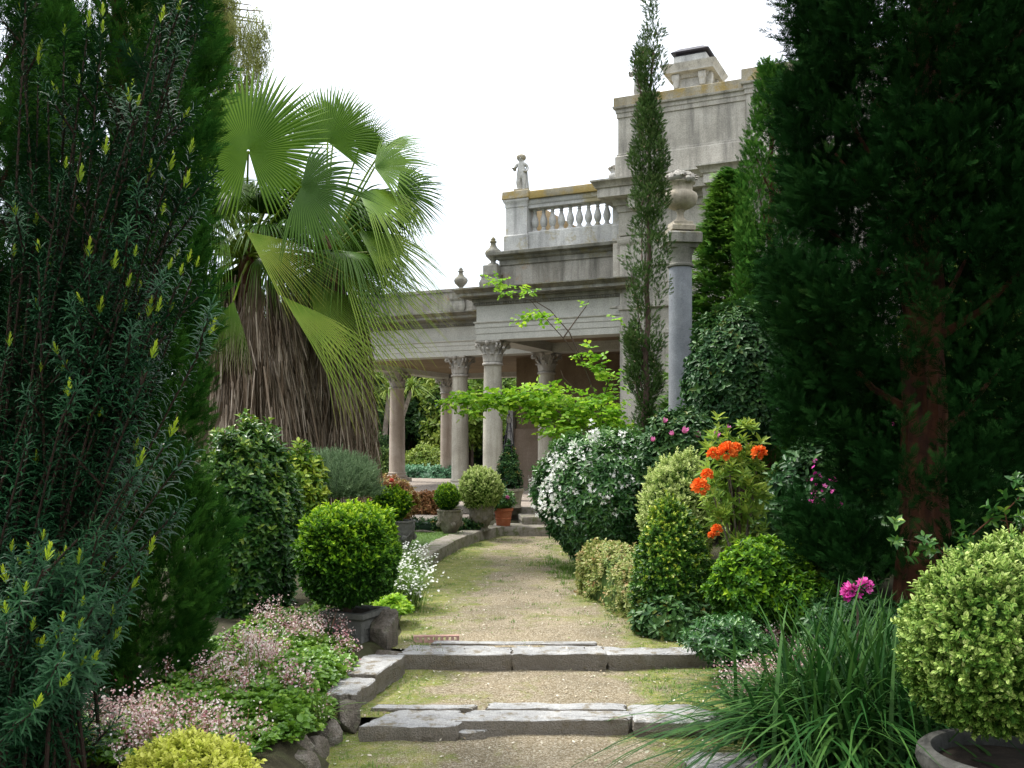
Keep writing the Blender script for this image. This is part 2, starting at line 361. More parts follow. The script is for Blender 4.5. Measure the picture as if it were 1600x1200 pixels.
def gravelmat():
    m, n, l = newmat('gravel'); g = n.new('ShaderNodeNewGeometry'); pos = g.outputs['Position']
    v = n.new('ShaderNodeTexVoronoi'); v.inputs['Scale'].default_value = 150; l.new(pos, v.inputs['Vector'])
    r = ramp(n, [(0, (.15, .12, .075)), (.35, (.25, .21, .14)), (.75, (.33, .28, .20)), (1, (.52, .48, .39))]); 
    sx = n.new('ShaderNodeSeparateColor'); l.new(v.outputs['Color'], sx.inputs[0]); l.new(sx.outputs[0], r.inputs[0])
    t = noise(n, l, 1.8, 5, pos); r2 = ramp(n, [(.35, (.72, .72, .70)), (.65, (1.1, 1.08, 1.04))]); l.new(t.outputs['Fac'], r2.inputs[0])
    m1 = n.new('ShaderNodeMix'); m1.data_type = 'RGBA'; m1.blend_type = 'MULTIPLY'; m1.inputs[0].default_value = 1; l.new(r.outputs[0], m1.inputs[6]); l.new(r2.outputs[0], m1.inputs[7])
    sp = n.new('ShaderNodeSeparateXYZ'); l.new(pos, sp.inputs[0])
    dx = math_(n, l, 'ABSOLUTE', math_(n, l, 'SUBTRACT', sp.outputs[0], .14), 0)
    e = n.new('ShaderNodeMapRange'); l.new(dx, e.inputs[0]); e.inputs[1].default_value = .25; e.inputs[2].default_value = .95; e.inputs[3].default_value = -.07; e.inputs[4].default_value = .19
    e2 = n.new('ShaderNodeMapRange'); l.new(sp.outputs[1], e2.inputs[0]); e2.inputs[1].default_value = 7; e2.inputs[2].default_value = 11; e2.inputs[3].default_value = 0; e2.inputs[4].default_value = .09
    t2 = noise(n, l, 2.2, 8, pos, .72, .6)
    s = math_(n, l, 'ADD', math_(n, l, 'ADD', t2.outputs['Fac'], e.outputs[0]), e2.outputs[0])
    mr = ramp(n, [(.49, (0, 0, 0)), (.64, (.9, .9, .9))]); l.new(s, mr.inputs[0])
    t3 = noise(n, l, 9, 4, pos); mc = ramp(n, [(.3, (.09, .14, .02)), (.5, (.17, .21, .035)), (.7, (.27, .26, .07))]); l.new(t3.outputs['Fac'], mc.inputs[0])
    t5 = noise(n, l, 45, 3, pos); br = ramp(n, [(.42, (0, 0, 0)), (.55, (1, 1, 1))]); l.new(t5.outputs['Fac'], br.inputs[0])
    m2 = n.new('ShaderNodeMix'); m2.data_type = 'RGBA'; l.new(math_(n, l, 'MULTIPLY', mr.outputs[0], math_(n, l, 'MULTIPLY_ADD', br.outputs[0], .5, .5)), m2.inputs[0]); l.new(m1.outputs[2], m2.inputs[6]); l.new(mc.outputs[0], m2.inputs[7])
    p = n.new('ShaderNodeBsdfPrincipled'); p.inputs['Roughness'].default_value = .95; p.inputs['Specular IOR Level'].default_value = .1; l.new(m2.outputs[2], p.inputs['Base Color'])
    b = n.new('ShaderNodeBump'); b.inputs['Strength'].default_value = .8; b.inputs['Distance'].default_value = .012
    l.new(math_(n, l, 'ADD', v.outputs['Distance'], t5.outputs['Fac']), b.inputs['Height']); l.new(b.outputs[0], p.inputs['Normal'])
    o = n.new('ShaderNodeOutputMaterial'); l.new(p.outputs[0], o.inputs[0]); return m
MAT['gravel'] = gravelmat()
MAT['earth'] = stonemat('bed_soil', (.035, .03, .015), (.06, .055, .026), (.09, .10, .04), streak=0, scale=3, bump=1.)
fx = np.concatenate([[-400, -150, -60, -25, -12], np.arange(-7, 7.01, .11), [12, 25, 60, 150, 400]])
fy = np.concatenate([[-300, -60, -15, -4], np.arange(0, 17.01, .11), [19, 24, 32, 45, 80, 160, 400]])
grid_sheet('ground', fx, fy, ground_z, MAT['earth'])
pr = lambda a: (lambda X, Y: a+.004*np.sin(X*7+Y*5)+.004*np.sin(Y*9-X*3)+.003*np.sin(X*23)*np.sin(Y*21))
grid_sheet('path', np.arange(-1.25, 1.75, .04), np.arange(-.5, 5.24, .04), pr(.03), MAT['gravel'])
grid_sheet('path', np.arange(-1.1, 1.75, .04), np.arange(5.22, 6.44, .04), pr(.1), MAT['gravel'])
grid_sheet('path', np.arange(-1.0, 1.5, .05), np.arange(6.5, 14.3, .05), pr(.2), MAT['gravel'])
lm = leafmat('grass_blades', [(0, (.05, .10, .015)), (.5, (.12, .22, .035)), (1, (.22, .33, .07))], .3, .6)
MAT['grass'] = lm
MAT['lawn'] = stonemat('lawn_turf', (.05, .10, .02), (.09, .17, .035), (.14, .24, .05), streak=0, scale=6, bump=.8)
LZ = .345
m = MB(); pts = [(-3.6, 9.3), (-1.1, 9.4), (-1.12, 10.7), (-1.02, 11.8), (-.85, 12.7), (-.62, 13.3), (-1.2, 13.4), (-2.2, 13.6), (-3.6, 13.4)]
m.slab(pts, .2, LZ, .02, 3, .012, 6); tag(m.build('lawn', MAT['lawn']), kind='structure')
def blades(name, P, az, L, W, lean, mat, parent=None, tint=None, ns=4, droop=.5):
    n = len(P); h = np.stack([np.cos(az), np.sin(az), np.zeros(n)], 1); s = np.stack([-np.sin(az), np.cos(az), np.zeros(n)], 1)
    T = np.linspace(0, 1, ns+1); V = []
    for t in T:
        c = P+h*(L*lean*(.35*t+.65*t*t))[:, None]; c = c+np.array([0, 0, 1])*(L*(t*(1-.35*lean)-droop*lean*t**2.4))[:, None]
        ww = (W*(1-t**2.2)*.5+W*.03)[:, None]; V += [c-s*ww, c+s*ww]
    V = np.stack(V, 1).reshape(-1, 3); k = 2*(ns+1); base = (np.arange(n)*k)[:, None, None]
    F = np.array([[2*i, 2*i+1, 2*i+3, 2*i+2] for i in range(ns)])[None]+base
    tt = np.repeat((RG.random(n)*.5+.15) if tint is None else tint, k)+np.tile(np.repeat(T*.25, 2), n)
    return quad_mesh(name, V, F.reshape(-1, 4), mat, parent, np.clip(tt, 0, 1))
n = 16000; x = RG.uniform(-2.4, -.65, n); y = RG.uniform(9.5, 13.4, n)
k = (x < np.interp(y, [9.4, 10.7, 11.8, 12.7, 13.3], [-1.13, -1.14, -1.04, -.88, -.66])); x = x[k]; y = y[k]; n = len(x)
P = np.stack([x, y, np.full(n, LZ-.01)], 1)
tag(blades('lawn_grass', P, RG.uniform(0, 6.28, n), RG.uniform(.02, .045, n), np.full(n, .006), RG.uniform(.1, .8, n), MAT['grass'], ns=2), 'short bright green lawn grass left of the curved kerb', 'grass', kind='stuff')
# grass tufts and weeds along the path
def tufts(spots, per, r, L, W, mat, name, label, lean=.9, cat='grass', kind='stuff'):
    P = []; 
    for (x, y, z) in spots:
        k = int(per*RG.uniform(.5, 1.4)); q = RG.normal(size=(k, 2))*r; P.append(np.column_stack([x+q[:, 0], y+q[:, 1], np.full(k, z)]))
    P = np.concatenate(P); n = len(P)
    return tag(blades(name, P, RG.uniform(0, 6.28, n), L*RG.uniform(.4, 1.2, n), np.full(n, W), RG.uniform(.2, 1, n)*lean, mat, ns=2), label, cat, kind=kind)
sp = []
for i in range(420):
    y = RG.uniform(4.3, 14); side = RG.random() < .5; u = abs(RG.normal())*.16
    x = left_edge(y)+u-.02 if side else right_edge(y)-u*1.3
    sp.append((x, y, float(path_z(y))-.003))
for i in range(160): y = RG.uniform(6.6, 14); sp.append((RG.uniform(-.6, .9), y, .198))
for i in range(90): y = RG.uniform(5.3, 6.4); sp.append((RG.uniform(.75, 1.35), y, .098))
tufts(sp, 16, .03, .035, .004, MAT['grass'], 'path_weeds', 'tufts of short grass growing along the gravel path edges')
sp = [(RG.normal()*.16+.72, RG.normal()*.45+10.7, .2) for i in range(90)]
tufts(sp, 20, .03, .09, .006, MAT['grass'], 'grass_tuft', 'longer green grass at the foot of the white flowering bush')
# leaf litter and pebbles
MAT['litter'] = leafmat('leaf_litter', [(0, (.12, .08, .04)), (.4, (.33, .27, .17)), (.8, (.62, .58, .48)), (1, (.20, .28, .08))], .1)
L1 = leaf((0, 0, 1), (0, 1, 0), 1, .5, .2, .25)
def litter(name, label, n, xr, yr, size, edgebias=0):
    x = RG.uniform(*xr, n); y = RG.uniform(*yr, n)
    z = path_z(y)+.006; D = RG.normal(size=(n, 3)); D[:, 2] *= .15
    V, F, t = scatter(L1, np.column_stack([x, y, z]), D, size*RG.uniform(.5, 1.5, n), RG.random(n), M=frames_up(D))
    tag(quad_mesh(name, V, F, MAT['litter'], None, t), label, 'leaf litter', kind='stuff')
litter('leaf_litter', 'dry petals and leaf scraps scattered on the gravel path', 3200, (-.9, 1.4), (4.4, 13.5), .018)

# ------------------------------------------------------------ stone steps, kerb and rocks
def stone(name, label, cat, poly, z0, z1, seed, group=None, inset=.009, rough=.005, mat='slate'):
    cx = sum(p[0] for p in poly)/len(poly); cy = sum(p[1] for p in poly)/len(poly)
    m = MB(); m.slab([(p[0]-cx, p[1]-cy) for p in poly], 0, z1-z0, inset, seed, rough, 9); o = m.build(name, MAT[mat], ang=20); o.location = (cx, cy, z0)
    return tag(o, label, cat, group)
G1 = 'slate slabs of the lower path step'; G2 = 'slate slabs of the upper path step'
stone('step_slab', 'rough slate slab at the left end of the lower step, sticking forward', 'stone slab', [(-.80,5.02),(-.30,5.02),(-.24,5.14),(-.30,5.32),(-.62,5.33),(-.70,5.22)], -.03, .112, 11, G1)
stone('step_slab', 'longest pale slate slab in the middle of the lower step', 'stone slab', [(-.31,5.10),(.60,5.13),(.655,5.2),(.645,5.30),(-.2,5.32),(-.26,5.25)], -.03, .114, 12, G1)
stone('step_slab', 'thick blue grey slab with brown patches, right end of lower step', 'stone slab', [(.655,5.10),(1.08,5.11),(1.16,5.22),(1.02,5.44),(.65,5.42)], -.03, .116, 13, G1, .018)
stone('step_slab', 'narrow mossy slate strip behind the left end of the lower step', 'stone slab', [(-.78,5.33),(-.22,5.325),(-.2,5.40),(-.76,5.42)], .0, .120, 14, G1)
stone('step_slab', 'thin slate strip behind the middle of the lower step', 'stone slab', [(-.15,5.32),(.62,5.30),(.64,5.42),(-.12,5.44)], .0, .122, 15, G1)
stone('step_slab', 'small dark wedge stone between left and middle slabs of lower step', 'stone slab', [(-.33,5.06),(-.16,5.06),(-.10,5.125),(-.30,5.125)], -.03, .07, 16, G1)
stone('step_slab', 'left slate slab of the upper step beside the rock', 'stone slab', [(-.76,6.28),(-.01,6.29),(.0,6.56),(-.70,6.58)], .07, .205, 21, G2)
stone('step_slab', 'middle slate slab of the upper step', 'stone slab', [(-.005,6.29),(.62,6.31),(.61,6.55),(.005,6.56)], .07, .207, 22, G2)
stone('step_slab', 'right slate slab of the upper step under the clipped bush', 'stone slab', [(.625,6.31),(1.36,6.36),(1.34,6.54),(.615,6.56)], .07, .2, 23, G2)
stone('step_slab', 'thin slate strip behind the upper step beside the pink brick', 'stone slab', [(-.56,6.59),(.58,6.56),(.58,6.66),(-.54,6.68)], .15, .213, 24, G2)
# brick with holes
t = thing('vent_brick', 'pink perforated brick lying behind the upper step', 'brick', (-.53, 6.74, .19), R(3)); m = MB()
m.box(-.16, .16, -.02, .02, 0, .012); m.box(-.16, .16, -.02, .02, .04, .05)
for i in range(9): m.box(-.16+i*.0375, -.16+i*.0375+.02, -.0185, .0185, .0125, .0395)
m.build('brick_body', MAT['brick'], t)
# left cope slabs and retaining rocks
stone('cope_slab', 'pale slate coping slab left of the middle path terrace', 'stone slab', [(-.68,6.2),(-.94,6.2),(-1.02,5.72),(-.80,5.68)], .10, .225, 31, 'coping slabs left of path')
stone('cope_slab', 'nearer coping slab narrowing towards the lower step', 'stone slab', [(-.79,5.66),(-1.02,5.70),(-1.06,5.30),(-.86,5.32)], .09, .205, 32, 'coping slabs left of path')
def rock(name, label, c, rad, seed, mat='rock', cut=None, rz=0):
    nu, nv = 44, 28; V = []
    for j in range(nv+1):
        e = -math.pi/2+math.pi*j/nv
        for i in range(nu): a = 2*math.pi*i/nu; V.append((math.cos(e)*math.cos(a), math.cos(e)*math.sin(a), math.sin(e)))
    V = np.array(V); g = np.random.default_rng(seed); rr = np.ones(len(V))*1.15
    for k in range(12):
        d = nrm(g.normal(size=3)); h = g.uniform(.60, .92); q = V @ d; rr = np.where(q > .01, np.minimum(rr, h/np.maximum(q, .01)), rr)
    rr = np.where(V[:, 2] > .01, np.minimum(rr, .86/np.maximum(V[:, 2], .01)), rr)
    V = V*rr[:, None]*(1+.035*fn(V, 5, seed, 4))[:, None]*np.array(rad)
    F = [[j*nu+i, j*nu+(i+1) % nu, (j+1)*nu+(i+1) % nu, (j+1)*nu+i] for j in range(nv) for i in range(nu)]
    o = quad_mesh(name, V, F, MAT[mat], smooth=True); o.data.set_sharp_from_angle(angle=R(22)); o.location = c; o.rotation_euler = (0, 0, rz)
    return tag(o, label, 'rock', 'rocks edging the path and beds')
rock('rock', 'big angular brown rock with flat top beside the greek key planter', (-.87, 6.62, .27), (.125, .16, .19), 41, rz=.3)
rock('rock', 'small rounded rock at the foot of the big angular rock', (-.82, 6.36, .16), (.10, .08, .085), 42)
rock('rock', 'upright grey split stone between coping slab and lower step', (-.90, 5.22, .09), (.065, .09, .11), 43, rz=.5)
rock('rock', 'dark wedge rock below the left end of the lower step', (-.96, 5.02, .05), (.11, .09, .10), 44)
rock('rock', 'brown upright rock in the retaining edge at the bottom of the picture', (-1.0, 4.45, .06), (.10, .10, .12), 45, rz=.8)
rock('rock', 'pale cracked rock left of the brown upright rock', (-1.16, 4.42, .06), (.11, .10, .14), 46)
rock('rock', 'blue grey stone at bottom left corner of the retaining edge', (-1.32, 4.28, .03), (.13, .1, .12), 47)
rock('rock', 'dark mossy rock in the retaining edge below the pink flowers', (-1.0, 4.76, .05), (.09, .11, .10), 48, rz=1.2)
stone('step_slab', 'worn slate slab under the long grass at the bottom right', 'stone slab', [(.82,4.30),(1.36,4.28),(1.40,4.70),(.90,4.70),(.82,4.6)], -.03, .085, 51, 'slate slabs right of path', .02)
rock('rock', 'mid brown rock low in the retaining edge under the spilling leaves', (-1.06, 4.62, .12), (.11, .10, .12), 91, rz=.4)
rock('rock', 'grey brown rock topmost in the retaining edge beside the golden bush', (-1.22, 4.58, .15), (.12, .09, .11), 92, rz=.9)
rock('rock', 'narrow dark rock between two brown retaining rocks at the bottom', (-1.08, 4.34, .08), (.06, .08, .14), 93)
# curved kerb
t = thing('path_kerb', 'low curved stone kerb between the lawn and gravel path', 'kerb', (0, 0, 0))
KP = [(-.10, 14.25), (-.22, 14.08), (-.36, 13.8), (-.50, 13.3), (-.63, 12.75), (-.72, 12.25), (-.79, 11.7), (-.85, 11.2), (-.90, 10.7), (-.925, 10.2), (-.93, 9.6), (-.92, 9.0)]
V = []; F = []
rg = random.Random(5)
for i in range(len(KP)-1):
    for j in range(4):
        tt = j/4; a = KP[i]; b = KP[i+1]; x = a[0]+(b[0]-a[0])*tt; y = a[1]+(b[1]-a[1])*tt
        d = Vector((b[0]-a[0], b[1]-a[1])).normalized(); nx, ny = d.y, -d.x       # towards the lawn
        wd = .26; zt = .345+rg.uniform(-.004, .004)
        if nx > 0: nx, ny = -nx, -ny
        for (o, z) in ((0, .15), (rg.uniform(-.008, .012), .26), (.008, zt-.01), (.025, zt), (wd, zt+.002), (wd+.01, .2)): V.append((x+nx*o, y+ny*o, z))
for i in range(len(V)//6-1):
    for k in range(5): F.append((i*6+k, i*6+k+1, (i+1)*6+k+1, (i+1)*6+k))
m = MB(); m.add(V, F); m.build('kerb_stone', MAT['kerb'], t, ang=30)
# far steps and platform of the house
m = MB()
m.slab([(-.30,14.25),(.35,14.22),(1.9,14.3),(1.9,14.9),(-.35,14.9)], .12, .335, .015, 61, .006, 8); o = m.build('step', MAT['kerb'], ang=30)
tag(o, 'lowest broad worn stone step at the end of the path', 'step', 'stone steps up to the portico')
m = MB(); m.slab([(.15,14.62),(1.95,14.66),(1.95,15.3),(.1,15.3)], .30, .45, .015, 62, .005, 8); tag(m.build('step', MAT['kerb'], ang=30), 'second stone step, under the terrace edge, end of path', 'step', 'stone steps up to the portico')

# ------------------------------------------------------------ the house
HO = Vector((-.35, 17.5, 0)); HR = math.atan2(-.425, .905)
H = thing('mansion', 'old italianate stone mansion with columned portico, balustrade and attic', 'mansion', HO, HR)
def hw(u, v, z): c, s = math.cos(HR), math.sin(HR); return (HO.x+u*c-v*s, HO.y+u*s+v*c, z)
FZ = .54
m = MB(); m.box(-8.2, 12, -1.5, 12, .05, FZ); m.build('terrace_floor', MAT['floor'], H, bevel=.01)
m = MB(); m.box(-8.25, 12.05, -1.62, -1.5, .4, FZ+.004); m.box(-.25, .25, -.5, .0, FZ, FZ+.06); m.build('terrace_edge', MAT['kerb'], H, bevel=.01)
zA = 3.43
# architrave beams
def architrave(m, x0, x1, y0, y1):
    m.rings(x0, x1, y0, y1, [(0, zA), (0, zA+.115), (.012, zA+.118), (.012, zA+.22), (.024, zA+.223), (.024, zA+.30), (.045, zA+.31), (.05, zA+.33), (.028, zA+.335), (0, zA+.34)])
m = MB(); architrave(m, -.22, 2.52, -.22, .22); architrave(m, -.22, .22, .26, 2.26); m.build('portico_architrave', MAT['frieze'], H)
m = MB(); m.rings(-.22, 2.5, -.22, 2.3, [(0, zA+.335), (0, 4.05)]); m.build('portico_frieze', MAT['frieze'], H)
corn = [(.0, 4.05), (.02, 4.055), (.02, 4.10), (.05, 4.105), (.06, 4.13), (.06, 4.175), (.11, 4.18), (.26, 4.20), (.26, 4.25), (.28, 4.26), (.31, 4.30), (.34, 4.315), (.34, 4.335), (.1, 4.36), (0, 4.365)]
m = MB(); m.rings(-.22, 2.5, -.22, 2.3, corn)
m.build('portico_cornice', MAT['dirty'], H)
m = MB()
for i in range(58): x = -.27+i*.048; m.box(x, x+.028, -.262, -.239, 4.062, 4.098)
for i in range(50): y = -.22+i*.048; m.box(-.262, -.239, y, y+.028, 4.062, 4.098)
for i in range(58): x = -.4+i*.05; m.box(x, x+.03, -.40, -.282, 4.176, 4.199)
m.build('dentil_course', MAT['dirty'], H)
# stepped attic of the portico
m = MB(); m.rings(-.02, 2.5, .05, 2.2, [(.03, 4.36), (.03, 4.42), (0, 4.43), (0, 4.80)]); m.build('attic_panel_wall', MAT['panel'], H)
m = MB(); m.rings(.12, 2.5, .02, 2.1, [(0, 4.80), (0, 4.885), (.02, 4.89), (.05, 4.92), (.05, 4.95), (.16, 4.97), (.17, 5.02), (.05, 5.05), (0, 5.05)]); m.build('attic_ledge', MAT['dirty'], H)
m = MB(); m.box(2.36, 2.49, -.16, .06, 4.0, 4.97); m.box(2.33, 2.5, -.24, .06, 3.86, 3.90); m.build('attic_end_pier', MAT['stone'], H, bevel=.008)
# balustrade
x0 = .24; x1 = 2.5
B = MB(); B.rings(x0, x0+.42, .05, .42, [(.03, 5.05), (.03, 5.32), (.005, 5.34), (0, 5.35), (0, 5.83), (.01, 5.84), (.01, 5.90), (.03, 5.93), (.045, 5.955), (.045, 5.975)])
B.build('balustrade_pier', MAT['white'], H); B = MB(); B.rings(2.28, 2.56, .05, .42, [(.03, 5.05), (.03, 5.32), (.005, 5.34), (0, 5.35), (0, 5.96)])
B.build('balustrade_pier', MAT['white'], H)
m = MB(); m.box(x0+.42, 2.28, .06, .40, 5.05, 5.31); m.rings(x0+.45, 2.27, .10, .36, [(.03, 5.311), (.03, 5.36), (.01, 5.375), (.0, 5.38)]); m.build('balustrade_plinth', MAT['white'], H, bevel=.006)
m = MB(); m.rings(x0+.43, 2.27, .12, .34, [(0, 5.80), (.02, 5.805), (.02, 5.86), (.035, 5.87), (.05, 5.90), (.05, 5.955)]); m.build('balustrade_rail', MAT['white'], H)
m = MB(); m.rings(x0+.47, 2.52, .10, .37, [(.08, 5.957), (.085, 6.00), (.075, 6.09), (.06, 6.10)]); m.rings(x0, x0+.42, .05, .42, [(.05, 5.977), (.06, 5.99), (.05, 6.12), (.03, 6.13)]); m.build('balustrade_coping', MAT['cope'], H, bevel=.006)
bp = [(.062, 0), (.062, .04), (.04, .05), (.045, .065), (.032, .08), (.05, .11), (.066, .16), (.068, .20), (.055, .25), (.036, .31), (.029, .34), (.038, .35), (.038, .362), (.028, .37), (.034, .39), (.05, .40), (.05, .43)]
b0 = None
for i in range(10):
    x = x0+.50+i*.172
    if b0 is None:
        m = MB(); m.lathe(0, 0, bp, 14); b0 = m.build('baluster', MAT['white'], H, ang=35); o = b0
    else: o = b0.copy(); C.objects.link(o); o.parent = H
    o.location = (x, .23, 5.378)
# ochre roof structure seen between the balusters
m = MB(); m.add([(.6,1.0,5.05),(2.2,1.0,5.05),(.2,1.0,6.25),(1.15,1.0,5.66),(.6,1.9,5.05),(2.2,1.9,5.05),(.2,1.9,6.0),(1.15,1.9,5.66)], [(0,1,3,2),(4,6,7,5),(2,3,7,6),(1,5,7,3),(0,2,6,4)])
MAT['ochre'] = stonemat('ochre_wall', (.34, .24, .12), (.42, .31, .17), (.46, .37, .25), streak=.3, grime=(.2, .1, .04))
m.build('roof_gable', MAT['ochre'], H)
# wing set back to the left and behind
W0, W1, WY0, WY1 = -6.07, 3.4, 2.28, 9.05
zA -= .012
m = MB(); architrave(m, W0, W1, WY0, WY0+.44); architrave(m, W0, W0+.44, WY0+.5, WY1-.5); architrave(m, W0, W1, WY1-.44, WY1); zA += .012
m.build('wing_architrave', MAT['frieze'], H)
m = MB(); m.rings(W0, W1, WY0, WY1, [(0, zA+.328), (0, 4.06-.012)]); m.build('wing_frieze', MAT['frieze'], H)
m = MB(); m.rings(W0, W1, WY0, WY1, [(o, z-.012) for o, z in corn]); m.build('wing_cornice', MAT['dirty'], H)
m = MB()
for i in range(120): x = -6.1+i*.05; m.box(x, x+.03, WY0-.045, WY0-.02, 4.05, 4.09)
m.build('wing_dentils', MAT['dirty'], H)
m = MB(); m.rings(W0+.1, W1, WY0+.1, WY0+.4, [(.02, 4.35), (.02, 4.42), (0, 4.43), (0, 4.80), (.03, 4.81), (.03, 4.87), (0, 4.88)]); m.build('wing_parapet', MAT['panel'], H)
# ceiling and interior walls
m = MB(); m.box(.23, 2.5, .23, 2.27, 3.60, 3.64); m.box(W0+.45, W1-.02, WY0+.45, WY1-.46, 3.55, 3.60); m.build('ceiling', MAT['plaster'], H)
m = MB(); m.box(-1.66, 6, 4.6, 4.9, FZ, 3.552); m.build('back_wall', MAT['plaster'], H)
m = MB(); m.box(-1.70, 3, 4.56, 4.60, FZ, 1.9); m.build('wall_dado', MAT['pinkwall'], H)
m = MB(); m.box(-1.86, -1.70, 4.5, 4.66, FZ, 2.55); m.build('door_jamb', MAT['white'], H, bevel=.01)
# main block
U0 = 2.52
m = MB(); m.box(U0+.02, 10, -.12, 6, FZ-.2, 5.74); m.build('wall', MAT['stone'], H)
m = MB()
for (a, b, o) in ((U0, U0+.42, .16), (4.35, 4.8, .16), (6.2, 6.65, .16), (8.4, 8.9, .16)):
    m.rings(a, b, -.10-o, -.121, [(.03, FZ), (.03, FZ+.3), (0, FZ+.32), (0, 3.80), (.03, 3.82), (.03, 3.88), (0, 3.9), (0, 4.9), (.02, 4.92), (.04, 4.96), (.04, 5.0), (0, 5.01), (0, 5.05)])
m.build('pilaster', MAT['stone'], H)
m = MB(); m.rings(U0+.5, 4.3, -.17, -.121, [(0, 3.85), (.015, 3.86), (.015, 3.94), (0, 3.95)]); m.rings(U0+.5, 4.3, -.16, -.121, [(0, 4.55), (.015, 4.56), (.02, 4.62), (0, 4.63)])
m.rings(3.3, 4.0, -.16, -.121, [(0, 1.5), (0, 1.55), (.01, 1.551), (.01, 3.4), (.04, 3.41), (.05, 3.47), (0, 3.48)]); m.build('wall_moulding', MAT['stone'], H)
m = MB(); bc = [(0, 5.06), (.02, 5.07), (.02, 5.45), (.04, 5.46), (.05, 5.52), (.05, 5.56), (.09, 5.57), (.10, 5.60)]
m.rings(U0, 10, -.25, 6, bc); m.rings(4.35, 4.8, -.40, -.2, [(o, z+.002) for o, z in bc]); m.build('entablature', MAT['stone'], H)
cc = [(.09, 5.602), (.12, 5.66), (.30, 5.68), (.30, 5.82), (.33, 5.83), (.38, 5.92), (.40, 5.93), (.40, 5.955), (.1, 6.0), (0, 6.0)]
m = MB(); m.rings(U0, 10, -.25, 6, cc); m.rings(4.35, 4.8, -.40, -.2, [(o, z+.003) for o, z in cc]); m.build('cornice', MAT['stone'], H)
# corbels under the cornice
m = MB()
for x in (2.75, 3.45, 4.0, 4.45, 4.75, 5.4, 6.1):
    m = MB(); m.rings(x, x+.09, -.47, -.26, [(0, 5.47), (.01, 5.5), (.01, 5.57), (.02, 5.6), (.02, 5.675)]); m.build('corbel', MAT['stone'], H)
att = [(.04, 5.99), (.04, 6.38), (.015, 6.40), (.015, 6.43), (.0, 6.44), (0, 7.030), (.02, 7.040), (.02, 7.110), (.035, 7.120), (.035, 7.180), (.07, 7.190), (.08, 7.220)]
A0 = 2.50
m = MB(); m.rings(A0, A0+.68, -.30, 3.5, att); m.rings(A0+.70, 4.62, -.26, 3.5, [(o, z+.002) for o, z in att]); m.rings(4.64, 9, -.34, 3.5, [(o, z+.07) for o, z in att]); m.build('attic_wall', MAT['stone'], H)
m = MB(); m.rings(A0, A0+.68, -.30, 3.5, [(.06, 7.222), (.06, 7.370), (.04, 7.380)]); m.rings(A0+.70, 4.62, -.26, 3.5, [(.052, 7.224), (.055, 7.372), (.04, 7.380)])
m.rings(4.64, 9, -.34, 3.5, [(.06, 7.292), (.06, 7.490), (.04, 7.500)]); m.build('attic_coping', MAT['cope'], H)
# chimney
ch = MB(); cx0, cx1, cy0, cy1 = 3.07, 3.66, 1.1, 1.7
ch.rings(cx0, cx1, cy0, cy1, [(0, 7.2), (0, 7.750), (.015, 7.760), (.015, 7.780), (0, 7.790), (0, 8.060), (.03, 8.070), (.05, 8.130), (.15, 8.150), (.155, 8.200), (.20, 8.260), (.21, 8.290), (.02, 8.330), (0, 8.331), (0, 8.470), (-.02, 8.490)])
for (x, y) in ((cx0+.02, cy0-.07), (cx1-.10, cy0-.07)): ch.rings(x, x+.08, y-.005, y+.068, [(0, 7.900), (.01, 7.950), (.012, 8.010), (.025, 8.030), (.025, 8.125)])
for y in (cy0+.03, cy1-.12): ch.rings(cx1+.002, cx1+.07, y, y+.08, [(0, 7.900), (.01, 7.950), (.025, 8.030), (.025, 8.125)])
chm = ch.build('chimney', MAT['white'], H)
m = MB(); m.rings(cx0, cx1, cy0, cy1, [(-.03, 8.492), (-.03, 8.530), (.04, 8.530), (.05, 8.550), (-.08, 8.640), (-.1, 8.650)]); m.build('chimney_cowl', MAT['black'], chm, ang=20)

# ------------------------------------------------------------ columns
def acanthus(m, cx, cy, a, r0, z0, h, wd, out):
    st = [(0, 0, 1), (.004, .25, 1.05), (.008, .5, 1.1), (.02, .74, 1), (out*.6, .92, .8), (out, .97, .55), (out*1.15, .86, .3)]
    ca, sa = math.cos(a), math.sin(a); n0 = len(m.v); vs = []
    for (o, t, w_) in st:
        for q in (-1, -.5, 0, .5, 1):
            rr = r0+o+(.010 if q == 0 else (.002 if abs(q) == .5 else -.004)); zz = z0+h*t-(abs(q)*.1*h*t*(.4 if abs(q) < 1 else 1))
            s = q*wd*w_*(.5 if abs(q) < 1 else .5)
            vs.append((cx+rr*ca-s*sa, cy+rr*sa+s*ca, zz))
    vs += [(x-ca*.012, y-sa*.012, z-.004) for (x, y, z) in vs]; k = len(st)*5; fs = []
    for i in range(len(st)-1):
        for j in range(4):
            b = i*5+j; fs += [(b, b+1, b+6, b+5), (k+b, k+b+5, k+b+6, k+b+1)]
    for i in range(len(st)-1): fs += [(i*5, i*5+5, k+i*5+5, k+i*5), (i*5+4, k+i*5+4, k+i*5+9, i*5+9)]
    b = (len(st)-1)*5
    for j in range(4): fs.append((b+j, b+j+1, k+b+j+1, k+b+j))
    m.add(vs, fs)
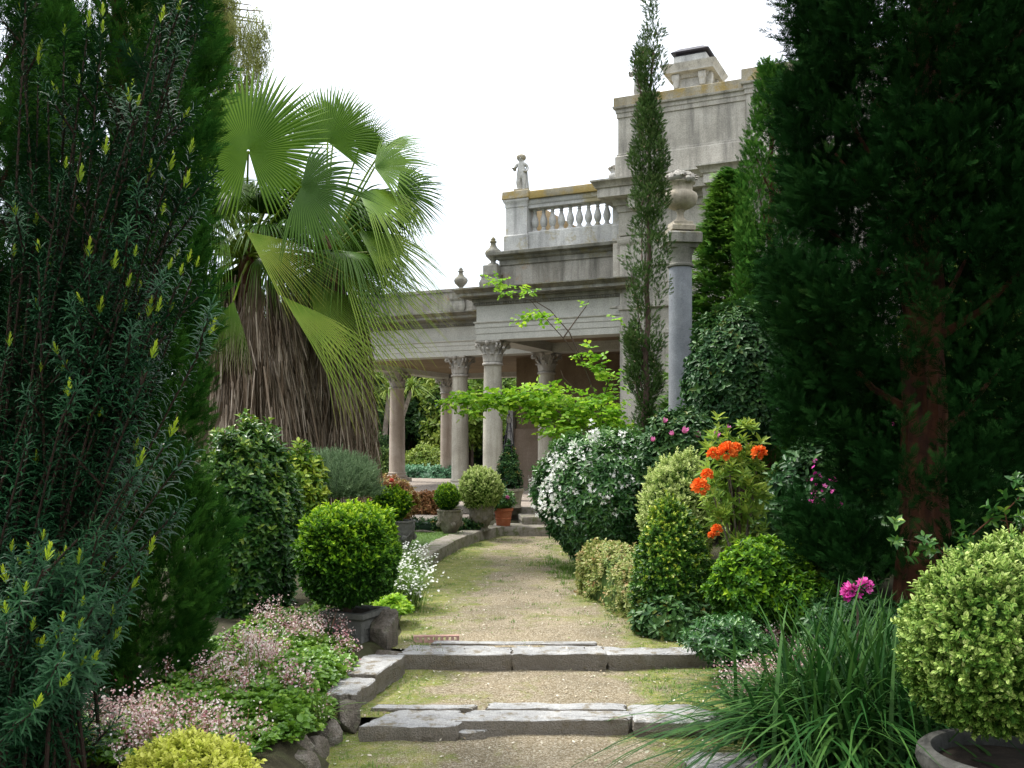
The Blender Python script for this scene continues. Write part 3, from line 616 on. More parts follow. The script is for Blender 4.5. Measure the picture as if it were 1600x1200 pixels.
def capital_mb(r, z0, z1):
    m = MB(); h = z1-z0
    m.lathe(0, 0, [(r*1.1, z0-.05), (r*1.16, z0-.04), (r*1.16, z0-.02), (r*1.08, z0), (r*.98, z0+.005), (r*.98, z0+h*.45), (r*1.04, z0+h*.7), (r*1.2, z0+h*.86)], 24)
    for k in range(8): acanthus(m, 0, 0, k*math.pi/4+.39, r*1.0, z0+.01, h*.42, r*.72, .05)
    for k in range(8): acanthus(m, 0, 0, k*math.pi/4, r*1.02, z0+.02, h*.66, r*.66, .065)
    for k in range(4):
        a = math.pi/4+k*math.pi/2
        for s in (-1, 1):
            pts = []
            for i in range(16):
                t = i/15
                if t < .5: rr = r*1.08+t*2*.11*r/.165; zz = z0+h*(.45+.42*t*2)
                else:
                    q = (t-.5)*2*1.6*math.pi*2*.8; sr = .045*(1-.6*(t-.5)*2); rr = r*1.08+.11*r/.165+math.sin(q)*sr; zz = z0+h*.87-.045+math.cos(q)*sr
                off = s*(.03+.0*t); pts.append((rr*math.cos(a)-off*math.sin(a), rr*math.sin(a)+off*math.cos(a), zz))
            m.tube(pts, .013, 5)
        a2 = k*math.pi/2; m.lathe(r*1.42*math.cos(a2), r*1.42*math.sin(a2), [(.012, z1-.085), (.04, z1-.06), (.045, z1-.03), (.03, z1-.006)], 8)
    # concave-sided abacus
    P = []; hw_ = r*1.50
    for k in range(4):
        a = k*math.pi/2
        for i in range(9):
            t = -1+2*i/8; x = hw_*(1-.16*(1-t*t)); y = t*hw_*.93; P.append((x*math.cos(a)-y*math.sin(a), x*math.sin(a)+y*math.cos(a)))
    vs = [(x*sc, y*sc, z) for (sc, z) in ((.90, z1-.055), (.94, z1-.035), (1., z1-.03), (1., z1-.001)) for (x, y) in P]; n = len(P)
    fs = [(i*n+k, i*n+(k+1) % n, (i+1)*n+(k+1) % n, (i+1)*n+k) for i in range(3) for k in range(n)]+[tuple(range(n-1, -1, -1)), tuple(range(3*n, 4*n))]
    m.add(vs, fs); return m
def column(u, v, mat, r=.178, rs=1.):
    c = bpy.data.objects.new('column', None); link(c, H); c.location = (u, v, 0)
    m = MB(); zc = 3.035
    m.lathe(0, 0, [(r*1.28, FZ+.1), (r*1.33, FZ+.12), (r*1.33, FZ+.15), (r*1.22, FZ+.17), (r*1.12, FZ+.18), (r*1.12, FZ+.2), (r*1.2, FZ+.215), (r*1.2, FZ+.235), (r*1.08, FZ+.25)], 28); m.box(-r*1.38, r*1.38, -r*1.38, r*1.38, FZ+.001, FZ+.1); m.build('column_base', mat, c, bevel=0)
    m = MB(); m.lathe(0, 0, [(r*1.06, FZ+.25), (r*1.03, FZ+.28), (r*1.02, 1.2), (r, 1.8), (r*.95, 2.5), (r*.90, zc-.07), (r*.93, zc-.05)], 32); m.build('shaft', mat, c)
    capital_mb(r*.93, zc, 3.428).build('capital', MAT['capital'], c, ang=50)
column(0, 0, MAT['column']); column(0, 2.0+.5, MAT['column']); column(-2.02, 2.5, MAT['column'], .18)
column(-5.85, 6.1, MAT['pinkcol'], .205); column(-5.85, 8.8, MAT['pinkcol']); column(-5.85, 2.5, MAT['column'])

# ------------------------------------------------------------ urns, finials, statues
def gadroon(lo, hi, k=16, a=.06): return lambda i, t: a*abs(math.sin(k*t/2)) if lo <= i <= hi else 0
def finial(name, label, loc, s, mat='urn', group=None, rz=0, ped=True):
    t = thing(name, label, 'finial urn', loc, rz, group); m = MB()
    if ped:
        m.rings(-.14*s, .14*s, -.14*s, .14*s, [(.03*s, 0), (.05*s, .05*s), (.05*s, .07*s), (.055*s, .12*s), (.02*s, .22*s), (.04*s, .24*s), (.05*s, .27*s), (0, .28*s), (0, .44*s), (-.02*s, .45*s)])
        m.build('pedestal', MAT['dirty'], t); b = .45*s
    else: b = 0
    m = MB(); m.lathe(0, 0, [(.10*s, b), (.10*s, b+.03*s), (.05*s, b+.05*s), (.045*s, b+.08*s), (.07*s, b+.11*s), (.125*s, b+.17*s), (.145*s, b+.23*s), (.13*s, b+.27*s), (.075*s, b+.32*s), (.05*s, b+.37*s), (.045*s, b+.41*s), (.065*s, b+.425*s), (.065*s, b+.44*s), (.04*s, b+.455*s), (.045*s, b+.48*s), (.015*s, b+.52*s)], 20, gadroon(4, 8, 10, .08))
    m.build('urn_body', MAT[mat], t, ang=60); return t
finial('finial_urn', 'stone finial urn on moulded pedestal at the portico corner', hw(.0, .02, 4.36), 1., 'dirty', 'finial urns on the parapets', HR)
finial('finial_urn', 'smaller looking stone finial urn on the parapet further back', hw(-2.0, 2.5, 4.39), .98, 'dirty', 'finial urns on the parapets', HR)
def fruit_urn(name, label, loc, s, mat='urn', rz=0):
    t = thing(name, label, 'urn', loc, rz); m = MB()
    m.rings(-.20*s, .20*s, -.20*s, .20*s, [(0, 0), (0, .08*s), (-.03*s, .1*s), (-.035*s, .15*s), (-.06*s, .155*s)]); m.build('plinth', MAT[mat], t, bevel=.004)
    m = MB(); m.lathe(0, 0, [(.135*s, .155*s), (.13*s, .17*s), (.085*s, .20*s), (.058*s, .26*s), (.055*s, .32*s), (.08*s, .345*s), (.075*s, .36*s), (.15*s, .39*s), (.225*s, .44*s), (.26*s, .51*s), (.268*s, .57*s), (.25*s, .63*s), (.215*s, .655*s), (.20*s, .68*s), (.205*s, .76*s), (.235*s, .79*s), (.25*s, .80*s), (.25*s, .82*s), (.18*s, .83*s)], 48, gadroon(7, 12, 18, .08))
    m.build('bowl', MAT[mat], t, ang=60)
    m = MB(); g = random.Random(3)
    for k in range(34):
        a = k*2.4; rr = .27*s*math.sqrt(((k % 12)+.5)/12); r = g.uniform(.045, .075)*s; z = .85*s+.13*s*(1-(rr/(.25*s))**2)
        m.lathe(rr*math.cos(a), rr*math.sin(a), [(r*.1, z-r), (r*.75, z-r*.6), (r, z), (r*.75, z+r*.6), (r*.1, z+r*.85)], 8)
    for k in range(14): acanthus(m, 0, 0, k*.449, .19*s, .78*s, .13*s, .095*s, .10*s)
    m.build('carved_fruit', MAT['capital'], t); return t
fruit_urn('garden_urn', 'fluted stone urn heaped with carved fruit on top of the lone pillar', (2.192, 12.5, 4.33), .78, 'urn', .15)
fruit_urn('roof_urn', 'small pale stone urn with carved fruit beside the attic wall', hw(2.30, .15, 5.95), .44, 'white', HR)
t = thing('garden_pillar', 'lone blue grey stone pillar with moulded cap among the shrubs', 'pillar', (2.192, 12.5, .2), .12); m = MB()
m.lathe(0, 0, [(.155, 0), (.153, 1.5), (.150, 3.4), (.148, 3.66)], 32); m.build('shaft', MAT['bluecol'], t)
m = MB(); m.lathe(0, 0, [(.15, 3.661), (.168, 3.67), (.172, 3.685), (.168, 3.70), (.152, 3.71), (.150, 3.82), (.17, 3.85), (.185, 3.90)], 32); m.rings(-.175, .175, -.175, .175, [(0, 3.90), (.012, 3.93), (.018, 3.945), (.05, 3.96), (.05, 4.08), (.03, 4.10)]); m.build('pillar_cap', MAT['dirty'], t, ang=35)

def skin_fig(name, nodes, edges, mat, parent, sub=2):
    me = bpy.data.meshes.new(name); me.from_pydata([n[0] for n in nodes], edges, []); me.materials.append(mat)
    o = bpy.data.objects.new(name, me); link(o, parent)
    o.modifiers.new('skin', 'SKIN').use_smooth_shade = True
    lay = me.skin_vertices[0].data if me.skin_vertices else None
    if lay is None:
        bpy.context.view_layer.update()
        import bmesh
        bm = bmesh.new(); bm.from_mesh(me); bm.verts.layers.skin.verify(); bm.to_mesh(me); bm.free(); lay = me.skin_vertices[0].data
    for i, n in enumerate(nodes): lay[i].radius = (n[1], n[2] if len(n) > 2 else n[1]); lay[i].use_root = (i == 0)
    s = o.modifiers.new('sub', 'SUBSURF'); s.levels = sub; s.render_levels = sub
    return o
def statue(label, loc, rz, s, seed=0):
    t = thing('statue', label, 'statue', loc, rz); q = lambda *a: tuple(x*s for x in a)
    m = MB(); m.rings(-.13*s, .17*s, -.13*s, .13*s, [(0, 0), (0, .07*s), (-.02*s, .075*s)]); m.build('base', MAT['cope'], t, bevel=.005*s)
    N = [(q(0, 0, .50), .088*s, .075*s), (q(0, 0, .60), .08*s, .07*s), (q(.005, 0, .70), .085*s, .065*s), (q(.005, 0, .77), .055*s), (q(0, -.01, .81), .038*s), (q(0, -.015, .86), .07*s, .075*s), (q(0, -.015, .925), .07*s, .075*s),
         (q(-.045, 0, .40), .06*s), (q(-.065, -.015, .27), .045*s), (q(-.06, .01, .17), .037*s), (q(-.06, 0, .095), .03*s), (q(-.065, -.05, .085), .026*s),
         (q(.05, 0, .40), .06*s), (q(.06, -.01, .27), .045*s), (q(.055, .0, .17), .037*s), (q(.05, 0, .095), .03*s), (q(.055, -.05, .085), .026*s),
         (q(-.09, 0, .745), .042*s), (q(-.13, -.01, .65), .034*s), (q(-.13, -.06, .57), .028*s), (q(-.10, -.11, .56), .024*s),
         (q(.095, 0, .745), .042*s), (q(.13, .02, .64), .034*s), (q(.11, -.04, .55), .028*s), (q(.06, -.09, .55), .024*s)]
    E = [(0,1),(1,2),(2,3),(3,4),(4,5),(5,6),(0,7),(7,8),(8,9),(9,10),(10,11),(0,12),(12,13),(13,14),(14,15),(15,16),(3,17),(17,18),(18,19),(19,20),(3,21),(21,22),(22,23),(23,24)]
    skin_fig('figure', N, E, MAT['white'], t, 2)
    m = MB(); m.lathe(.0, .0, [(.045*s, .83*s), (.085*s, .87*s), (.095*s, .92*s), (.085*s, .97*s), (.05*s, 1.0*s), (.01*s, 1.01*s)], 14, lambda i, a: .08*math.sin(a*5+i)); 
    for k in range(5): a = -1.57+(k-2)*.5; m.lathe(.075*s*math.cos(a), .075*s*math.sin(a), [(.005*s, .915*s), (.022*s, .93*s), (.022*s, .95*s), (.005*s, .965*s)], 6)
    h = m.build('curled_hair', MAT['cope'], t)
    m = MB()   # face: nose, brow, lips, eyes
    m.lathe(0, -.098*s, [(.003*s, .865*s), (.012*s, .87*s), (.008*s, .885*s), (.004*s, .90*s)], 8); m.tube([q(-.018, -.088, .85), q(0, -.094, .849), q(.018, -.088, .85)], .005*s, 5)
    for k in (-1, 1): m.tube([q(k*.04, -.078, .905), q(k*.025, -.088, .909), q(k*.01, -.09, .905)], .005*s, 5)
    m.build('face', MAT['white'], t)
    m = MB()   # drapery: folds hang from the arm to the base behind and beside the legs
    V = []; F = []; nu, nv = 26, 10
    for j in range(nv+1):
        z = (.62-.54*j/nv)*s
        for i in range(nu+1):
            a = -.35+2.3*i/nu; r = (.105+.025*math.sin(i*1.5)*(.3+j/nv)+.02*j/nv)*s; V.append((r*math.cos(a)+.01*s, r*math.sin(a)*.75+.005, z-.03*s*math.sin(i*.4)*(1-j/nv)))
    for j in range(nv):
        for i in range(nu): b = j*(nu+1)+i; F.append((b, b+nu+1, b+nu+2, b+1))
    m.add(V, F); d = m.build('drapery', MAT['white'], t); sm = d.modifiers.new('thick', 'SOLIDIFY'); sm.thickness = .03*s; sm.offset = -1
    m = MB(); g = random.Random(seed)
    for k in range(12): r = g.uniform(.018, .03)*s; x, y, z = -.13*s+g.uniform(-.03, .04)*s, -.10*s+g.uniform(-.03, .03)*s, .60*s+g.uniform(-.04, .05)*s; m.lathe(x, y, [(r*.2, z-r), (r*.9, z-r*.4), (r*.9, z+r*.4), (r*.2, z+r)], 7)
    m.build('flower_bunch', MAT['dirty'], t); t.scale = (1.3, 1.3, 1); return t
statue('pale stone child statue holding flowers on the balustrade corner pier', hw(.47, .22, 6.13), HR+.25, .70)
statue('taller weathered stone statue on the attic corner behind the slim cypress', hw(2.78, .0, 7.38), HR+.1, .74, 4)
# ------------------------------------------------------------ leaf materials and templates
MAT['yew'] = leafmat('plum_yew_needles', [(0, (.004, .020, .008)), (.5, (.012, .050, .018)), (1, (.032, .090, .032))], .05, .45, .13, .2)
MAT['newshoot'] = leafmat('lime_new_shoots', [(0, (.16, .26, .02)), (.5, (.32, .45, .03)), (1, (.52, .62, .05))], .35, .5)
MAT['cypress'] = leafmat('cypress_foliage', [(0, (.006, .028, .005)), (.45, (.019, .072, .010)), (.8, (.05, .135, .018)), (1, (.09, .19, .03))], .08, .9, .02, .3, 1.5)
MAT['darkcyp'] = leafmat('dark_conifer_foliage', [(0, (.002, .011, .002)), (.5, (.006, .026, .005)), (.85, (.016, .052, .010)), (1, (.04, .085, .02))], .06, .9, .02, .35, 1.6)
MAT['slimcyp'] = leafmat('slim_cypress_foliage', [(0, (.018, .032, .008)), (.4, (.03, .065, .016)), (.8, (.06, .115, .028)), (1, (.11, .15, .05))], .12, .8, .05, .3, 4)
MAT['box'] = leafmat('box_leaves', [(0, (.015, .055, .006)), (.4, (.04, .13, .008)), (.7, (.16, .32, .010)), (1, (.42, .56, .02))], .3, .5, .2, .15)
MAT['glossy'] = leafmat('glossy_leaves', [(0, (.012, .05, .012)), (.5, (.03, .10, .018)), (.8, (.09, .19, .025)), (1, (.26, .34, .03))], .2, .35, .35, .2)
MAT['camellia'] = leafmat('dark_glossy_leaves', [(0, (.010, .038, .013)), (.5, (.026, .082, .024)), (.85, (.07, .15, .033)), (1, (.24, .18, .03))], .15, .42, .22, .2)
MAT['rosemary'] = leafmat('grey_green_leaves', [(0, (.07, .13, .05)), (.5, (.15, .24, .11)), (1, (.28, .38, .19))], .2, .6, .3, .2)
MAT['lime'] = leafmat('fresh_lime_leaves', [(0, (.09, .24, .012)), (.5, (.22, .44, .025)), (1, (.45, .62, .05))], .45, .5, .35, .2)
MAT['orangeleaf'] = leafmat('mid_green_leaves', [(0, (.018, .07, .018)), (.5, (.045, .14, .03)), (1, (.14, .27, .05))], .2, .35, .5, .2)
MAT['varieg'] = leafmat('variegated_leaves', [(0, (.025, .08, .008)), (.3, (.08, .17, .02)), (.55, (.25, .36, .07)), (.8, (.50, .58, .20)), (1, (.66, .70, .35))], .2, .55, .15, .1)
MAT['goldvar'] = leafmat('golden_variegated_leaves', [(0, (.06, .14, .01)), (.3, (.22, .32, .02)), (.6, (.50, .55, .06)), (1, (.68, .68, .18))], .25, .55, .12, .1)
MAT['golden'] = leafmat('golden_tipped_leaves', [(0, (.025, .08, .010)), (.45, (.06, .17, .015)), (.75, (.25, .36, .025)), (1, (.52, .55, .07))], .25, .4, .4, .15)
MAT['hedge'] = leafmat('variegated_hedge_leaves', [(0, (.05, .10, .02)), (.35, (.13, .21, .04)), (.65, (.32, .35, .10)), (.85, (.45, .42, .20)), (1, (.40, .20, .08))], .25, .5, .3, .2, 6)
MAT['azalea'] = leafmat('azalea_leaves', [(0, (.07, .16, .02)), (.5, (.18, .32, .04)), (1, (.40, .48, .07))], .35, .5, .3, .15)
MAT['forest'] = leafmat('woodland_leaves', [(0, (.010, .035, .010)), (.5, (.03, .075, .018)), (.8, (.08, .15, .03)), (1, (.17, .25, .05))], .2, .6, .2, .45, .5)
MAT['forestlit'] = leafmat('yellow_green_leaves', [(0, (.05, .11, .015)), (.5, (.13, .22, .03)), (1, (.32, .38, .07))], .3, .5, .3, .3, 1.5)
MAT['rust'] = leafmat('rusty_leaves', [(0, (.07, .07, .02)), (.4, (.20, .10, .035)), (.7, (.32, .15, .06)), (1, (.30, .26, .08))], .25, .5, .3, .3, 5)
MAT['willow'] = leafmat('weeping_leaves', [(0, (.09, .11, .03)), (.5, (.19, .22, .05)), (1, (.36, .38, .12))], .35, .6, .2, .2)
MAT['bluegreen'] = leafmat('blue_green_leaves', [(0, (.06, .16, .08)), (.5, (.12, .28, .15)), (1, (.22, .40, .25))], .2)
MAT['longgrass'] = leafmat('long_grass_blades', [(0, (.006, .028, .006)), (.5, (.017, .068, .012)), (1, (.08, .17, .035))], .2, .5, .15, .15)
MAT['saxleaf'] = leafmat('groundcover_leaves', [(0, (.06, .15, .015)), (.5, (.16, .31, .03)), (.85, (.30, .44, .06)), (1, (.34, .24, .08))], .25, .4, .4, .2)
MAT['saxflower'] = leafmat('pale_pink_flowers', [(0, (.34, .13, .15)), (.35, (.58, .36, .36)), (.7, (.75, .62, .58)), (1, (.86, .80, .76))], .3, .7, .2, .1)
MAT['saxstem'] = leafmat('red_flower_stems', [(0, (.22, .07, .06)), (1, (.30, .16, .08))], .1)
MAT['whitefl'] = leafmat('white_petals', [(0, (.66, .68, .60)), (1, (.90, .90, .86))], .3, .7, .2, .05)
MAT['pinkfl'] = leafmat('pink_petals', [(0, (.45, .08, .26)), (.6, (.72, .25, .48)), (1, (.85, .50, .66))], .3, .6, .2, .1)
MAT['magenta'] = leafmat('magenta_petals', [(0, (.38, .02, .20)), (.6, (.66, .06, .38)), (1, (.82, .22, .55))], .3, .6, .2, .1)
MAT['orangefl'] = leafmat('orange_petals', [(0, (.78, .08, .01)), (.5, (.92, .17, .02)), (1, (.95, .36, .08))], .25, .6, .2, .1)
MAT['redfl'] = leafmat('coral_petals', [(0, (.65, .06, .06)), (1, (.85, .22, .16))], .25)
MAT['palm'] = leafmat('palm_blade', [(0, (.02, .06, .004)), (.3, (.055, .13, .006)), (.55, (.13, .23, .012)), (.8, (.36, .37, .06)), (1, (.50, .40, .14))], .2, .45, .22, .2, 2)
MAT['deadpalm'] = leafmat('dead_palm_leaves', [(0, (.04, .027, .017)), (.35, (.11, .078, .05)), (.7, (.24, .185, .135)), (1, (.42, .35, .28))], .1, .8, .1, .5, 3)
MAT['cones'] = leafmat('cypress_cones', [(0, (.18, .13, .08)), (1, (.42, .34, .24))], 0)

T_box = sprig(9, .62, .30, .9, 30, 60, .2, -.1, young=.45, seed=1, opp=True)
T_var = sprig(9, .58, .30, .9, 30, 65, .15, -.1, edge=.42, young=.18, seed=2, opp=True)
T_gls = sprig(6, .85, .40, .7, 35, 75, .2, -.2, young=.35, seed=3)
T_cam = sprig(6, .85, .42, .7, 45, 85, .2, -.25, young=.12, seed=4)
T_ros = sprig(12, .42, .07, 1.2, 20, 40, .1, 0, young=.25, seed=5)
T_org = sprig(7, .75, .28, .5, 50, 85, .2, -.15, young=.3, seed=6)
T_azl = sprig(8, .95, .27, .35, 35, 80, .25, -.1, young=.35, seed=7)
T_for = sprig(6, .7, .34, 1., 30, 75, .2, -.2, young=.2, seed=8)
T_lime = sprig(3, .80, .66, .9, 55, 85, .15, -.2, young=.2, seed=9, flat=True)
T_hdg = sprig(6, .7, .38, .8, 40, 80, .2, -.2, edge=.3, young=.2, seed=10)
def flower(n=5, L=.5, W=.36, el=70, seed=0, curl=.1):
    out = []
    for i in range(n):
        a = i*2*math.pi/n; e = R(el); d = [math.sin(e)*math.cos(a), math.sin(e)*math.sin(a), math.cos(e)]
        out.append(leaf(d, [-math.cos(a)*math.cos(e), -math.sin(a)*math.cos(e), math.sin(e)], L, W, -.1, -curl, off=.0))
    return join(out)
T_fl5 = flower(5)
T_fl4 = flower(4, .5, .30, 75)
T_tiny = (lambda q: (q[0], q[1], q[2]))(join([quadneedle((0, 0, 0), (math.cos(a), math.sin(a), .35), .5, .42, (0, 0, 1)) for a in (0, 1.26, 2.5, 3.77, 5.03)]))
def truss(k=9, T=None, seed=0):
    g = np.random.default_rng(seed); D = []
    for i in range(k):
        z = 1-1.5*(i+.5)/k; a = i*2.4; r = math.sqrt(max(0, 1-z*z)); D.append((r*math.cos(a), r*math.sin(a), z))
    D = np.array(D); return scatter(T or flower(5, .62, .5, 45, curl=-.25), D*.35, D, np.full(k, .75), g.uniform(0, .4, k))
T_truss = join([truss(11), (lambda q: (q[0]*.7+np.array([0, 0, .25]), q[1], q[2]+.3))(truss(9, None, 4))])

# ------------------------------------------------------------ conifers
TUFTS = [tuft(s, 14, plume(s, 18, 38, .045)) for s in range(3)]
TUFTS_S = [tuft(s+20, 9, plume(s, 12, 40, .08)) for s in range(3)]
TUFTS_D = [tuft(s+5, 14, plume(s+7, 18, 46, .045), .8, .55) for s in range(3)]
def conifer(name, label, cat, x, y, z0, z1, rad_f, n, size, mat, trunk_r, tufts=TUFTS, seed=0, accept=None, out=.35, up=1., trunkmat='redbark', group=None, inner=.3, trunk_top=None, lean=(0, 0), base=.25, cones=0, gap=-.35):
    rt = thing(name, label, cat, (x, y, min(z0, .2)), group=group); zb = rt.location.z
    k = int(n*1.0); parts = []
    z = z0+(z1-z0)*RG.random(k); a = RG.uniform(0, 2*math.pi, k)
    r = rad_f(z)*(1+.14*fn(np.column_stack([np.cos(a)*1.5, np.sin(a)*1.5, z*1.3]), 1.7, seed))*(1-inner*RG.random(k)**2)
    P = np.column_stack([r*np.cos(a)+lean[0]*(z-z0), r*np.sin(a)+lean[1]*(z-z0), z-zb])
    D = np.column_stack([np.cos(a)*out, np.sin(a)*out, np.full(k, up)])+RG.normal(size=(k, 3))*.22
    gp = (fn(P, 2.6, seed+9, 2) > gap) | (RG.random(k) < .18)
    P = P[gp]; D = D[gp]; a = a[gp]; z = z[gp]
    if accept is not None: ok = accept(P+np.array([x, y, zb]), a, z); P = P[ok]; D = D[ok]; a = a[ok]; z = z[ok]
    k = len(P); idx = RG.integers(0, len(tufts), k)
    for i, T in enumerate(tufts):
        s = idx == i
        if s.any(): parts.append(scatter(T, P[s]-nrm(D[s])*size*.4, D[s], size*RG.uniform(.7, 1.25, s.sum()), base+RG.normal(size=s.sum())*.12))
    V, F, t = join(parts); quad_mesh('foliage', V, F, MAT[mat], rt, t)
    tt = trunk_top or z1*.9; m = MB(); pts = []; rr = []
    for i in range(30):
        q = i/29; pts.append((lean[0]*q*(z1-z0)+.015*math.sin(i*1.7+seed), lean[1]*q*(z1-z0)+.015*math.cos(i*2.1), -.15+(tt-zb+.15)*q)); rr.append(trunk_r*(1.25-.25*min(1, q*6))*(1-.72*q))
    m.tube(pts, rr, 40); vv = np.array(m.v); k_ = np.arange(len(vv)) % 40; lv_ = np.arange(len(vv))//40; ctr = np.array(pts)[lv_]
    rid = 1+.075*np.abs(np.sin(k_*2*np.pi/40*5.5+np.sin(vv[:, 2]*2+seed)))+.05*np.sin(k_*2.3+vv[:, 2]*3)-.04
    m.v = [tuple(q) for q in ctr+(vv-ctr)*rid[:, None]]
    m.build('trunk', MAT[trunkmat], rt)
    g = random.Random(seed); m = MB()
    for i in range(26):
        zz = z0+(z1-z0)*(i+.5)/26*.9; aa = g.uniform(0, 6.28); r1 = float(rad_f(np.array([zz]))[0])*.75
        if accept is not None and not accept(np.array([[x+r1*math.cos(aa), y+r1*math.sin(aa), zz]]), np.array([aa]), np.array([zz]))[0]: continue
        m.tube([(0, 0, zz-zb-.25), (r1*.5*math.cos(aa), r1*.5*math.sin(aa), zz-zb-.05), (r1*math.cos(aa), r1*math.sin(aa), zz-zb+.3)], [trunk_r*.22, trunk_r*.13, trunk_r*.05], 5)
    if m.v: m.build('limbs', MAT[trunkmat], rt)
    if cones:
        s = RG.integers(0, k, cones); V, F, t = scatter(flower(4, .5, .6, 30), P[s]+D[s]*.04*size, RG.normal(size=(cones, 3)), np.full(cones, .028), RG.random(cones)); quad_mesh('cone', V, F, MAT['cones'], rt, t)['kind'] = 'stuff'
    return rt
# left side
conifer('cypress_tree', 'tall dense dark green cypress behind the plum yew at left', 'cypress', -2.30, 5.6, .16, 5.2, lambda z: .50+.03*np.sin(z*2.4)-.08*sstep(1.0, .2, z), 2900, .20, 'cypress', .10, seed=3, inner=.25)
conifer('cypress_tree', 'out of focus dark cypress at the very left edge of the picture', 'cypress', -2.42, 4.25, .6, 4.3, lambda z: .25+.04*np.sin(z*2.2)+.035*z, 1500, .16, 'cypress', .08, seed=8, inner=.3)
# right side
def acc_right(P, a, z):
    q = RG.random(len(z)); px = 800+P[:, 0]*FPX/P[:, 1]*1.0
    facing = np.cos(a+math.pi/2)  # 1 when the spray is on the side towards the path's lower end
    low = z < 2.35
    keep = np.ones(len(z), bool)
    keep &= ~(low & (facing > -.15) & (np.cos(a) > -.78) & (q > .28))
    keep &= ~(low & (np.cos(a) > .2) & (q > .6))
    keep &= ~((z < 1.25) & (np.cos(a) > -.55) & (q > .25))
    keep &= ~((P[:, 0] > 2.85) & (z < 3.3) & (q > .75))
    keep &= ~((P[:, 0] > 1.85) & (P[:, 0] < 2.25) & (z > 1.15) & (z < 1.62) & (q > .12))
    return keep
conifer('conifer_tree', 'huge dark conifer with red brown trunk at right of the path', 'conifer', 2.66, 6.2, .80, 5.4, lambda z: .74+.13*sstep(1, 2.5, z)-.06*sstep(3.5, 5.2, z)+.04*np.sin(z*3), 5600, .20, 'darkcyp', .17, tufts=TUFTS+TUFTS_D, seed=5, accept=acc_right, out=.5, up=.8, inner=.45, base=.2, trunk_top=5.6, gap=-.6)
conifer('conifer_tree', 'second dark conifer further right, behind the variegated ball', 'conifer', 4.35, 7.6, 1.3, 7., lambda z: 1.15-.0*z, 2600, .30, 'darkcyp', .16, tufts=TUFTS_S, seed=6, out=.6, up=.7, inner=.6, base=.18)
conifer('italian_cypress', 'narrow mid green cypress between house and big dark conifer', 'cypress', 2.86, 10.6, .6, 5.75, lambda z: .34*(1-.75*sstep(4.2, 5.9, z))+.0*z, 1300, .17, 'cypress', .07, tufts=TUFTS_S, seed=11, out=.12, up=1.2, base=.45)
conifer('italian_cypress', 'shorter narrow cypress leaning against the taller one, by the pillar', 'cypress', 2.62, 10.9, .6, 4.2, lambda z: .17*(1-.8*sstep(2.8, 4.3, z)), 500, .14, 'cypress', .05, tufts=TUFTS_S, seed=12, out=.12, up=1.2, base=.5)
# slim cypress beside the pillar
zs = [.6, 1.2, 1.7, 2.1, 2.6, 3.3, 4.3, 4.7, 5.1, 5.3, 5.7, 6.0, 6.2, 6.5]; rs = [.06, .08, .09, .11, .17, .20, .21, .14, .15, .08, .15, .10, .07, .05]
conifer('slim_cypress', 'slim ragged olive cypress dotted with cones left of the pillar', 'cypress', 1.42, 10.5, .75, 6.5, lambda z: np.interp(z, zs, rs)*(1+.4*np.sin(z*9)*np.sin(z*3.7)), 3300, .125, 'slimcyp', .042, tufts=TUFTS_S, seed=21, out=.35, up=1.1, trunkmat='bark', inner=.7, base=.45, cones=260, lean=(.02, 0), gap=-.08)
# feathery conifer behind the pillar
T_spray = plume(31, 16, 55, .10)
def spray_conifer(name, label, x, y, z0, z1, r0, n, size, mat, base=.45):
    rt = thing(name, label, 'conifer', (x, y, .3)); z = z0+(z1-z0)*RG.random(n)**1.2; a = RG.uniform(0, 6.28, n)
    r = r0*(1.02-(z-z0)/(z1-z0))**.7*(1-.5*RG.random(n)**2)*(1+.2*fn(np.column_stack([np.cos(a), np.sin(a), z]), 2, 4))
    P = np.column_stack([r*np.cos(a), r*np.sin(a), z-.3]); D = np.column_stack([np.cos(a), np.sin(a), RG.normal(size=n)*.25+.12])
    V, F, t = scatter(T_spray, P-D*size*.5, D, size*RG.uniform(.7, 1.3, n), base+RG.normal(size=n)*.15, M=frames_up(D)); quad_mesh('foliage', V, F, MAT[mat], rt, t)
    m = MB(); m.tube([(0, 0, -.2), (0, 0, (z1-z0)*.5), (0, 0, z1-.4)], [.08, .05, .01], 8); m.build('trunk', MAT['bark'], rt); return rt
MAT['sprayg'] = leafmat('flat_spray_foliage', [(0, (.014, .06, .009)), (.5, (.045, .14, .018)), (1, (.17, .30, .04))], .2, .5, .3, .35, 2)
spray_conifer('feathery_conifer', 'bright green conifer with flat layered sprays behind the pillar', 2.95, 13.2, .6, 5.3, 1.0, 3600, .30, 'sprayg')

